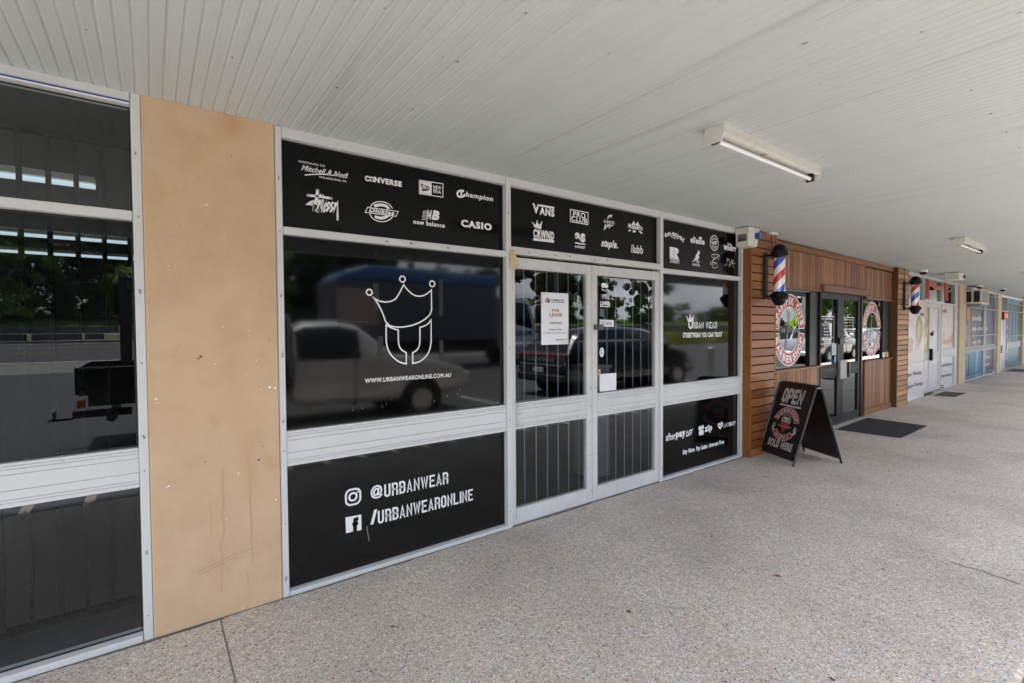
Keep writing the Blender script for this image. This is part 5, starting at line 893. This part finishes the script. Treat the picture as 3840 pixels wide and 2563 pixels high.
strip('gravel_apron',20,25.7,noisy('pale_asphalt',(.15,.14,.13),(.2,.19,.17),20,.9),.004,parent=road,n=8)
obj('far_kerb',MB().box(-120,260,-47.4,-47.01,.4,.80),KERB,gr_); strip('far_footpath',47.4,50.5,mat('footpath',(.26,.23,.21),.85),.12)
STONE=noisy('dark_stone',(.05,.05,.055),(.13,.13,.13),1.2,.9,bump=.5,bscale=4)
sw=thing('stone_wall','low dark stone retaining wall across the road','wall',(30,-50.7,.8)); rb=MB()
x=-40
while x<150:
    for row in range(2):
        w=R.uniform(1.2,2.4); rb.box(x,x+w-.06,-51.4,-50.7+R.uniform(-.06,.06),.75+row*.6,1.32+row*.6)
    x+=w
obj('stone_course',rb,STONE,sw,kind='stuff')
GRASS=noisy('grass',(.04,.09,.015),(.08,.15,.03),2,.9,bump=.5,bscale=8)
def bank(n_,x0,x1): return obj(n_,MB().add([(x0,-51.0,1.9),(x1,-51.0,1.9),(x1,-56,2.9),(x0,-56,2.9),(x1,-90,4),(x0,-90,4)],[(0,1,2,3),(3,2,4,5)]),GRASS,gr_)
bank('grass_bank',-120,260)
# trees
LEAFM=[noisy('eucalypt_foliage',(.045,.07,.03),(.10,.13,.05),.6,.7,3),noisy('bright_foliage',(.09,.17,.025),(.16,.26,.045),.6,.7,3),noisy('dark_foliage',(.03,.05,.02),(.07,.10,.035),.6,.7,3)]
BARK=noisy('pale_bark',(.30,.27,.23),(.16,.14,.12),3,.9)
def tree_mesh(seed,h,spread,nleaf,lf,low):
    r=random.Random(seed); tr=MB(); 
    def limb(p,d,l,rad,depth,ends):
        q=p+d*l; tr.cyl(p,q,rad,rad*.66,7,cap=False); ends.append(q)
        if depth==0: return
        for _ in range(r.choice((2,3))):
            nd=(d+Vector((r.uniform(-.9,.9),r.uniform(-.9,.9),r.uniform(-.15,.5)))).normalized(); limb(q,nd,l*r.uniform(.6,.8),rad*.6,depth-1,ends)
    ends=[]; limb(Vector((0,0,0)),Vector((r.uniform(-.1,.1),r.uniform(-.1,.1),1)).normalized(),h*.36,h*.022,3,ends)
    lv=MB(); cl=[]
    for e in ends[2:]:
        for _ in range(4): cl.append((e+Vector((r.gauss(0,.11)*h*spread,r.gauss(0,.11)*h*spread,r.gauss(.02,.07)*h)),r.uniform(.03,.085)*h))
    for _ in range(low): a=r.uniform(0,6.28); cl.append((Vector((math.cos(a)*h*.28*r.random(),math.sin(a)*h*.28*r.random(),r.uniform(.05,.5)*h)),r.uniform(.06,.1)*h))
    for i in range(nleaf):
        c_,rr=r.choice(cl); d=Vector((r.gauss(0,1),r.gauss(0,1),r.gauss(0,1))).normalized(); p=c_+d*rr*(r.random()**.45)*Vector((1,1,.75)).length/1.6
        a=Vector((r.gauss(0,1),r.gauss(0,1),r.gauss(0,1))).normalized(); b=a.orthogonal().normalized(); s=lf*r.uniform(.6,1.4)
        lv.add([p-a*s,p+b*s*.5,p+a*s,p-b*s*.5],[(0,1,2,3)])
    return tr,lv
def flatmesh(n,mb,m): me=bpy.data.meshes.new(n); me.from_pydata(mb.v,[],mb.f); me.materials.append(m); return me
TM=[]
for i,(sd_,sp,lo_,n_) in enumerate(((1,1.0,6,16000),(2,1.2,6,15000),(3,.9,44,17000),(4,1.1,50,17000))):
    a,b=tree_mesh(sd_,10,sp,n_,.20,lo_); TM.append((flatmesh('trunk',a,BARK),b))
CRN={}
def crown(i,k):
    if (i,k) not in CRN: CRN[(i,k)]=flatmesh('crown',TM[i][1],LEAFM[k])
    return CRN[(i,k)]
def ground_z(v): return gz(v) if v<47 else (.8 if v<51 else 1.9+(v-51)*.2 if v<56 else 2.9+(v-56)*.033)
KD=('dark gum tree','bright green leafy tree','dense dark green tree')
TR=[]
def tree(x,v,h,i,k,kind):
    t=thing('tree','','tree',(x,-v,ground_z(v)-.1),group='trees across the road'); t.scale=(h/10,)*3; t.rotation_euler=(0,0,R.uniform(0,6.28))
    o=bpy.data.objects.new('trunk',TM[i][0]); C.objects.link(o); o.parent=t; o=bpy.data.objects.new('crown',crown(i,k)); C.objects.link(o); o.parent=t; TR.append((x,kind,t))
for j in range(32):
    x=-30+j*5.3+R.uniform(-1.2,1.2); v=R.uniform(54,66); h=R.uniform(6,9.6) if x<74 else R.uniform(2.6,4.2); i=R.randrange(4); k=R.choice((0,2,0,1))
    tree(x,v,h,i,k,KD[k])
for j in range(44):
    x=-32+j*3.9+R.uniform(-1,1); v=R.uniform(53,56); h=R.uniform(3.2,5.0) if x<74 else R.uniform(2,3); tree(x,v,h,3 if j%2 else 2,1 if j%3 else 2,'bushy bright green tree' if j%3 else 'bushy dark green tree')
for x,v,h,i,k in((62,23,9,0,0),(70,27,10,1,0),(78,24,7,3,1),(88,28,11,0,2),(96,25,8,2,1),(108,29,11,1,0),(120,27,9,3,1),(134,30,12,0,2),(150,30,10,2,0),(170,30,12,1,2),(190,30,12,3,0),(26,60,11,1,0),(50,57,10.5,0,0),(71,52,9,0,0)): tree(x,v,h,i,k,'roadside '+KD[k] if v<40 else 'very tall dark gum tree')
for j in range(12): tree(-16+j*3.3+R.uniform(-1,1),R.uniform(53,61),R.uniform(6.5,9.5),2+j%2,(2,0,1)[j%3],KD[(2,0,1)[j%3]])
def where(x): return 'opposite the vacant shop' if x<0 else 'opposite the black window' if x<30 else 'opposite the glass doors' if x<75 else 'beyond the parked SUV' if x<105 else 'at the far street end'
ORD='first second third fourth fifth sixth seventh eighth ninth tenth eleventh twelfth thirteenth fourteenth fifteenth sixteenth seventeenth eighteenth'.split(); cnt={}
for x,kind,t in sorted(TR,key=lambda q:q[0]):
    k=(kind,where(x)); n=cnt.get(k,0); cnt[k]=n+1; t['label']='%s %s counted from the left %s'%(ORD[min(n,17)],kind,where(x))
hg=thing('hedge','yellow green clipped hedge beside the road','hedge',(60,-21.5,0)); r_=random.Random(5); hb=MB()
for _ in range(9000):
    p=Vector((r_.uniform(34,100),-r_.uniform(21,22.3),r_.uniform(.0,1.15))); a=Vector((r_.gauss(0,1),r_.gauss(0,1),r_.gauss(0,1))).normalized(); b=a.orthogonal().normalized(); s=.14; hb.add([p-a*s,p+b*s*.6,p+a*s,p-b*s*.6],[(0,1,2,3)])
HED=noisy('hedge_foliage',(.16,.20,.02),(.30,.32,.04),.7,.8); obj('foliage',hb,HED,hg,kind='stuff')
# buildings across the road
def shed(x0,x1,v0,v1,h,wm,rm,label):
    t=thing('building',label,'building',((x0+x1)/2,-(v0+v1)/2,0)); obj('wall',MB().box(x0,x1,-v1,-v0,1,h),wm,t)
    m_=(v0+v1)/2; obj('roof',MB().prism([(-v0+.5,h),(-m_,h+2.2),(-v1-.5,h),(-v1-.5,h+.2),(-m_,h+2.4),(-v0+.5,h+.2)],0,x0-.4,x1+.4),rm,t)
    for i in range(int((x1-x0)/4)): obj('window',MB().box(x0+1+i*4,x0+2.8+i*4,-v0-.02,-v0+.04,h-3.2,h-1.6),mat('dark_window',(.03,.03,.04),.2),t)
shed(-40,-17,72,86,8,mat('tan_brick',(.35,.26,.17),.85),mat('grey_roof',(.3,.32,.34),.6),'long tan building behind the trees across the road')
shed(3,26,76,92,9,mat('pale_cladding',(.4,.36,.33),.85),mat('light_metal_roof',(.5,.52,.54),.5),'pale gabled shed behind the trees opposite the tan pier')
# wire fence with sign in front of the trees
fe=thing('fence','tall wire fence with steel posts and a small sign above the grass bank','fence',(-10,-55.5,2.6)); GALV=mat('galvanised_post',(.3,.32,.33),.5,.5)
for i in range(9): obj('post',MB().cyl((-32+i*6,-54.5,2.3),(-32+i*6,-54.5,6.0),.06),GALV,fe)
obj('top_wire',MB().cyl((-32,-54.5,5.9),(16,-54.5,5.9),.035).cyl((-32,-54.5,2.9),(16,-54.5,2.9),.03),GALV,fe); obj('sign_plate',MB().box(-10.4,-9.0,-54.42,-54.38,4.7,5.7),PAPER,fe)
# street lamp, power pole, hazard sign
def lamp(x,v,h,label):
    t=thing('street_lamp',label,'street lamp',(x,-v,ground_z(v)),group='street lamps across the road'); z=ground_z(v)
    obj('pole',MB().cyl((x,-v,z),(x,-v,z+h),.11,.07),GALV,t); obj('arm',MB().tube([(x,-v,z+h),(x-.3,-v,z+h+.5),(x-1.0,-v,z+h+.8),(x-4,-v,z+h+.9)],.05),GALV,t); obj('lantern',MB().box(x-4.6,x-4,-v-.15,-v+.15,z+h+.82,z+h+.98),GALV,t)
lamp(48,51,8.6,'curved arm street lamp opposite the glass doors'); lamp(4.2,50,9,'curved arm street lamp opposite the tan pier')
pp_=thing('power_pole','thick pale timber power pole near the far end of the street','pole',(39.5,-11.5,-.1)); obj('pole',MB().cyl((39.5,-11.5,-.2),(40.1,-11.5,11),.33,.24,14),mat('weathered_pole',(.38,.34,.30),.85),pp_); obj('crossarm',MB().box(39.0,41.2,-11.8,-11.5,9.8,10),POSTW,pp_)
hs=thing('hazard_sign','fluorescent yellow diamond warning sign on a thin post','sign',(34,-10,0)); FY=mat('fluorescent_yellow',(.62,.85,.02),.5)
obj('post',MB().cyl((34,-10,-.2),(34,-10,2.3),.04),GALV,hs); obj('plate',MB().prism([(-10.55,1.75),(-10.0,1.2),(-9.45,1.75),(-10.0,2.3)],0,33.95,33.97),FY,hs); obj('plate',MB().prism([(34-.5,1.75),(34,1.25),(34.5,1.75),(34,2.25)],1,-9.94,-9.92),FY,hs); obj('symbol',MB().prism([(-10.15,1.6),(-9.85,1.6),(-9.85,1.9),(-10.15,1.9)],0,33.93,33.945),BLACKM,hs)
# bollards
for i,(x,l_) in enumerate(((7.75,'nearer'),(12.4,'farther'))):
    t=thing('bollard','%s steel bollard at the kerb with a flat cap'%l_,'bollard',(x,-4.5,0),group='steel bollards at the kerb'); obj('post',MB().cyl((x,-4.5,0),(x,-4.5,.92),.07,n=20),mat('bollard_steel',(.3,.31,.33),.4,.5),t,smooth=True); obj('cap',MB().lathe(x,-4.5,[(0,.96),(.06,.955),(.078,.94),(.078,.921),(0,.921)],20),CHROME,t,smooth=True)
# black feather flag
ff=thing('feather_flag','black feather flag with yellow round emblem at the canopy edge','flag',(15.75,-2.3,0)); vs=[]
out=[(0,.35),(.0,1.2),(.02,2.2),(.10,2.55),(.3,2.52),(.62,2.3),(.72,1.9),(.70,1.0),(.66,.40)]
obj('cloth',MB().prism([(15.75+a*.9,b) for a,b in out],1,-2.29,-2.286),mat('black_flag_cloth',(.012,.012,.016),.8),ff); obj('pole',MB().tube([(15.74,-2.28,0),(15.74,-2.28,2.3),(15.80,-2.28,2.53),(16.02,-2.28,2.56)],.012),GALV,ff); obj('base',MB().lathe(15.74,-2.28,[(0,.07),(.2,.06),(.24,0)],20),BLACKM,ff)
D=Decal(); D.put(stroke(ellpts(16.08,1.85,.26,.26,28),.05,True),0); v=[(p[0],-2.283,p[2]) for p in D.mb.v]; obj('emblem',MB().add(v,D.mb.f),mat('yellow_emblem',(.7,.5,.05),.6),ff)
D=Decal(); D.put(fit('OPEN HERE',15.86,1.78,16.30,1.9,.04),0); v=[(16.08*2-p[0],-2.282,p[2]) for p in D.mb.v]; obj('lettering',MB().add(v,D.mb.f),VINYL,ff)
# ---------------- vehicles ----------------
CGL=mat('car_glass',(.01,.012,.014),.03,0,.6); TYRE=mat('tyre_rubber',(.015,.015,.015),.8); RIM=mat('alloy_rim',(.45,.45,.46),.3,.8); LRED=mat('tail_lens',(.35,.01,.012),.1,**{'Coat Weight':.7}); LWH=mat('head_lens',(.6,.62,.65),.1)
def paint(n,c): return mat(n,c,.28,.1,.5,**{'Coat Weight':.8,'Coat Roughness':.03})
def car(name,label,cat,xr,yk,Wd,pm,prof,belt,win,grp=None,tail=(.75,1.0),tray=None,zoff=-.13,bar=False):
    """nose towards +X; prof: list of (x, z_under, z_top, roof_flag); belt: z of the waist; win: list of (xa,xb) side window spans"""
    Lx=prof[-1][0]; yc=yk-Wd/2
    t=thing(name,label,cat,(xr+Lx/2,yc,zoff),group=grp)
    nS=len(prof); rings=[]
    for (x,zu,zt,rf,tw) in prof:
        hw=Wd/2*tw; zb=min(belt(x),zt-.02) if rf else zt-.10
        hr=hw*(.80 if rf else .93)
        half=[(hw*.90,zu),(hw*.985,zu+.10),(hw,zu+(zb-zu)*.55),(hw*.985,zb),(hr if rf else hw*.96,zt-(.09 if rf else .045)),(hr*.86 if rf else hw*.86,zt-.02),(hr*.45,zt)]
        full=[(a,b) for a,b in half]+[(-a,b) for a,b in reversed(half)]
        rings.append([(xr+x,yc+a,zoff+b) for a,b in full])
    n=len(rings[0]); body=MB(); gl=MB(); vs=[p for r in rings for p in r]; bf=[];gf=[]
    for i in range(nS-1):
        xm=(prof[i][0]+prof[i+1][0])/2
        for j in range(n):
            f=(i*n+j,i*n+(j+1)%n,(i+1)*n+(j+1)%n,(i+1)*n+j)
            rf0,rf1=prof[i][3],prof[i+1][3]
            sidewin=j in(3,n-5) and rf0 and rf1 and any(a<=xm<=b for a,b in win)
            screen=j in(5,6,7) and (rf0!=rf1) 
            screen=screen or (j in(5,6,7) and prof[i][3]==2 and prof[i+1][3]==2)
            (gf if sidewin or screen else bf).append(f)
    bf+=[tuple(range(n)),tuple((nS-1)*n+k for k in reversed(range(n)))]
    def sub(fs):
        m=MB(); idx={}
        for f in fs:
            g=[]
            for k in f:
                if k not in idx: idx[k]=len(m.v); m.v.append(vs[k])
                g.append(idx[k])
            m.f.append(tuple(g))
        return m
    obj('body',sub(bf),pm,t,smooth=True); obj('window',sub(gf),CGL,t)
    for wx in(Lx*.19,Lx*.81):
        for sgn in(1,-1):
            y0=yc+sgn*(Wd/2-.11); w=obj('wheel',MB().cyl((xr+wx,y0-.11,zoff+.345),(xr+wx,y0+.11,zoff+.345),.345,n=26),TYRE,t,bevel=.015,smooth=True)
            obj('rim',MB().cyl((xr+wx,y0+sgn*.105,zoff+.345),(xr+wx,y0+sgn*.122,zoff+.345),.225,.20,n=10),RIM,w)
        obj('wheel_arch',MB().cyl((xr+wx,yc-Wd/2+.02-.025,zoff+.38),(xr+wx,yc+Wd/2-.02+.025,zoff+.38),.40,n=26),BLACKM,t)
    z=zoff
    if not bar:
        for sgn in(1,-1): obj('tail_light',MB().box(xr-.02,xr+.30,yc+sgn*(Wd/2-.11)-.125,yc+sgn*(Wd/2-.11)+.125,z+tail[0],z+tail[1]),LRED,t,bevel=.03)
    else: obj('tail_light',MB().box(xr-.025,xr+.06,yc-Wd/2+.08,yc+Wd/2-.08,z+tail[0],z+tail[1]),LRED,t,bevel=.01); obj('chrome_strip',MB().box(xr-.03,xr+.05,yc-Wd/2+.15,yc+Wd/2-.15,z+tail[0]-.22,z+tail[0]-.19),CHROME,t)
    obj('bumper',MB().box(xr-.07,xr+.15,yc-Wd/2+.06,yc+Wd/2-.06,z+.36,z+.56),BLACKM if bar else pm,t,bevel=.04); obj('number_plate',MB().box(xr-.085,xr-.0705,yc-.19,yc+.19,z+.60,z+.72),mat('plate_white',(.6,.6,.6),.5),t)
    for sgn in(1,-1): obj('headlight',MB().box(xr+Lx-.25,xr+Lx-.02,yc+sgn*(Wd/2-.28)-.16,yc+sgn*(Wd/2-.28)+.16,z+.66,z+.80),LWH,t,bevel=.03); obj('mirror',MB().box(xr+Lx*.66,xr+Lx*.66+.14,yc+sgn*(Wd/2+.10)-.09,yc+sgn*(Wd/2+.10)+.09,z+belt(0)+.02,z+belt(0)+.18),pm,t,bevel=.03)
    for fx in(.36,.60): obj('door_gap',MB().box(xr+Lx*fx,xr+Lx*fx+.012,yc-Wd/2-.002,yc+Wd/2+.002,z+.35,z+belt(0)-.03),BLACKM,t)
    return t,yc
# black SUV
suvp=[(0,.45,.80,0,.90),(.02,.38,1.02,0,.94),(.10,.34,1.08,0,.97),(.38,.32,1.46,2,.99),(.55,.3,1.60,1,1),(1.2,.3,1.67,1,1),(2.0,.3,1.68,1,1),(2.6,.3,1.64,1,1),(2.9,.3,1.58,1,1),(3.55,.3,1.12,0,1),(4.1,.32,1.02,0,.98),(4.5,.36,.86,0,.92),(4.62,.42,.66,0,.86)]
suvp=[(a*1.12,b,c_,d,e) for a,b,c_,d,e in suvp]
t,yc=car('parked_suv','black SUV parked at the kerb with a red light bar across its tail','car',7.55,-5.1,1.88,paint('black_car_paint',(.006,.007,.012)),suvp,lambda x:1.06,[(.5,3.4)],tail=(.98,1.03),bar=True)
D=Decal(); D.put(fit('HAVAL',0,0,1,.09,.05),0); obj('lettering',MB().add([(7.515,yc+.5-p[0],.72+p[2]) for p in D.mb.v],D.mb.f),CHROME,t)
# white dual cab utility and two white hatches
utep=[(0,.5,.95,0,.92),(.03,.45,1.08,0,.96),(1.45,.4,1.10,0,1),(1.62,.4,1.12,0,1),(1.75,.4,1.72,2,1),(1.95,.38,1.78,1,1),(2.6,.38,1.80,1,1),(3.2,.38,1.74,1,1),(3.75,.38,1.18,0,1),(4.5,.4,1.08,0,.98),(5.1,.45,.92,0,.92),(5.25,.5,.72,0,.88)]
WCP=paint('white_car_paint',(.72,.73,.74))
car('parked_utility','white dual cab utility parked at the kerb outside the barber shop','car',23.3,-5.1,1.86,WCP,utep,lambda x:1.14,[(1.9,3.2)],tail=(.72,1.08),grp='white vehicles farther along the kerb')
hat=[(0,.42,.80,0,.92),(.05,.34,1.0,0,.96),(.25,.3,1.30,2,.98),(.45,.28,1.48,1,1),(1.2,.28,1.55,1,1),(2.0,.28,1.54,1,1),(2.5,.28,1.46,1,1),(3.2,.28,1.02,0,1),(3.8,.3,.92,0,.97),(4.2,.36,.72,0,.88)]
car('parked_hatchback','white hatchback parked beyond the white dual cab utility','car',30.4,-5.1,1.76,WCP,hat,lambda x:.98,[(.4,2.6)],tail=(.80,.98),grp='white vehicles farther along the kerb')
car('parked_hatchback','farthest white hatchback on the kerb side','car',36.0,-5.2,1.76,WCP,hat,lambda x:.98,[(.4,2.6)],tail=(.80,.98),grp='white vehicles farther along the kerb')
# silver single cab utility with black tray and tow hitch
cabp=[(2.55,.45,1.10,0,.96),(2.60,.42,1.70,2,.98),(2.75,.4,1.78,1,1),(3.3,.4,1.79,1,1),(3.62,.38,1.72,1,1),(4.25,.38,1.20,0,1),(5.0,.4,1.10,0,.98),(5.65,.45,.92,0,.92),(5.85,.5,.70,0,.86)]
SIL=paint('silver_car_paint',(.62,.62,.62))
xr=-.75; su,yc=car('parked_utility','silver single cab utility with a black tray, toolbox and tow hitch at the kerb','car',xr,-5.15,1.84,SIL,cabp,lambda x:1.14,[(2.65,3.62)],tail=(.55,.70),bar=False)
z=-.13
for c_ in list(su.children):
    if c_.name.split('.')[0] in('bumper','number_plate','tail_light'): bpy.data.objects.remove(c_,do_unlink=True)
obj('tray_floor',MB().box(xr,xr+2.5,yc-.95,yc+.95,z+.82,z+.88),BLACK,su); obj('tray_side',MB().box(xr,xr+2.45,yc+.92,yc+.95,z+.881,z+1.16).box(xr,xr+2.45,yc-.95,yc-.92,z+.881,z+1.16),BLACK,su); obj('tailboard',MB().box(xr-.03,xr-.001,yc-.95,yc+.95,z+.84,z+1.16),BLACK,su)
obj('ladder_rack',MB().box(xr+.42,xr+.50,yc+.80,yc+.88,z+.881,z+2.35).box(xr+.42,xr+.50,yc-.88,yc-.80,z+.881,z+2.35).box(xr+.42,xr+.50,yc-.80,yc+.80,z+2.28,z+2.35).box(xr+.501,xr+2.4,yc+.80,yc+.86,z+2.28,z+2.35),BLACKM,su)
obj('tray_edge',MB().box(xr-.03,xr+2.45,yc+.915,yc+.955,z+1.161,z+1.175).box(xr-.032,xr+.01,yc-.91,yc+.91,z+1.161,z+1.175),CHROME,su); obj('tail_lamp',MB().box(xr-.02,xr+.06,yc+.84,yc+.90,z+.66,z+.76),mat('amber_lens',(.22,.035,.012),.3),su)
obj('headboard',MB().box(xr+2.46,xr+2.5,yc-.95,yc+.95,z+.88,z+1.25).cyl((xr+2.48,yc+.9,z+1.25),(xr+2.48,yc+.9,z+1.85),.03).cyl((xr+2.48,yc-.9,z+1.25),(xr+2.48,yc-.9,z+1.85),.03).cyl((xr+2.48,yc-.9,z+1.85),(xr+2.48,yc+.9,z+1.85),.03),mat('headboard_grey',(.3,.3,.3),.4),su)
obj('toolbox',MB().box(xr+.9,xr+2.2,yc-.85,yc+.5,z+.881,z+1.45),BLACKM,su,bevel=.02); obj('toolbox_lid',MB().box(xr+.88,xr+2.22,yc-.87,yc+.52,z+1.452,z+1.50),mat('checker_plate',(.4,.42,.44),.4,.7),su)
obj('chassis_rail',MB().box(xr+.05,xr+3,yc+.3,yc+.42,z+.62,z+.80).box(xr+.05,xr+3,yc-.42,yc-.3,z+.62,z+.80),BLACKM,su); obj('mud_guard',MB().prism([(xr+.55,z+.80),(xr+1.75,z+.80),(xr+1.65,z+.62),(xr+.7,z+.62)],1,yc+.6,yc+.93),BLACKM,su)
obj('tow_bar',MB().box(xr-.15,xr+.5,yc-.05,yc+.05,z+.42,z+.52).box(xr-.4,xr-.15,yc-.03,yc+.03,z+.40,z+.43).cyl((xr-.34,yc,z+.43),(xr-.34,yc,z+.52),.02).cyl((xr+.3,yc-.6,z+.47),(xr+.3,yc+.6,z+.47),.06),BLACKM,su); obj('tow_ball',MB().lathe(xr-.34,yc,[(0,z+.56),(.02,z+.553),(.027,z+.535),(.02,z+.515)],14),CHROME,su,smooth=True)
# white and blue truck across the near lane
tk=thing('truck','large white truck with blue roof body standing on the far side of the lane','truck',(9,-15,0)); BLT=mat('truck_blue',(.03,.12,.30),.35); TW=paint('truck_white',(.62,.63,.64)); TO=mat('truck_panel_tan',(.42,.30,.24),.5)
y0,y1=-15.9,-13.9; z=-.05
obj('cab',MB().prism([(12.0,z+.7),(13.75,z+.7),(13.85,z+1.6),(13.55,z+2.75),(13.2,z+2.95),(12.0,z+3.0)],1,y0,y1),TW,tk,bevel=.06); obj('side_window',MB().prism([(12.75,z+1.75),(13.62,z+1.55),(13.35,z+2.65),(12.75,z+2.7)],1,y1+.001,y1+.02),CGL,tk); obj('windscreen',MB().box(13.6,13.75,y0+.2,y1-.2,z+1.6,z+2.4),CGL,tk)
obj('body',MB().prism([(5.0,z+1.1),(11.8,z+1.1),(11.8,z+3.3),(5.0,z+3.3)],1,y0,y1),mat('truck_grey_body',(.10,.10,.12),.5),tk,bevel=.04); obj('roof_body',MB().prism([(5.05,z+3.305),(11.8,z+3.305),(11.8,z+3.75),(9,z+3.85),(6.2,z+3.85),(5.4,z+3.6)],1,y0+.05,y1+.02),BLT,tk,bevel=.06); obj('side_panel',MB().box(5.1,6.6,y1+.001,y1+.03,z+1.7,z+3.0),TO,tk)
obj('chassis',MB().box(5.0,13.6,y0+.3,y1-.3,z+.6,z+1.09),BLACKM,tk); D=Decal(); D.put(fit('REPCO HAULED',0,0,1.0,.22,.03),0); obj('lettering',MB().add([(13.6-p[0],y1+.022,z+1.25+p[2]) for p in D.mb.v],D.mb.f),BLT,tk)
for wx in(6.3,7.5,12.9):
    for yy in(y0+.2,y1-.2): w=obj('wheel',MB().cyl((wx,yy-.18,z+.5),(wx,yy+.18,z+.5),.5,n=24),TYRE,tk,bevel=.03); obj('rim',MB().cyl((wx,yy+(.19 if yy>-15 else -.19),z+.5),(wx,yy+(.17 if yy>-15 else -.17),z+.5),.28,n=16),RIM,w)
obj('mirror',MB().box(13.75,13.95,y1+.0,y1+.35,z+1.8,z+2.5),BLACK,tk,bevel=.03)
# green wheelie style wall and verge seen at the right of the third window
gw=thing('green_fence','long dark green sheet fence behind the far parking lane','fence',(70,-19,0)); obj('sheet',MB().box(45,95,-19.6,-19.5,-.05,1.0),mat('green_sheet',(.03,.10,.06),.6),gw); obj('capping',MB().box(45,95,-19.62,-19.48,1.0,1.08),mat('red_cap',(.35,.07,.05),.6),gw)
bpy.context.view_layer.update()
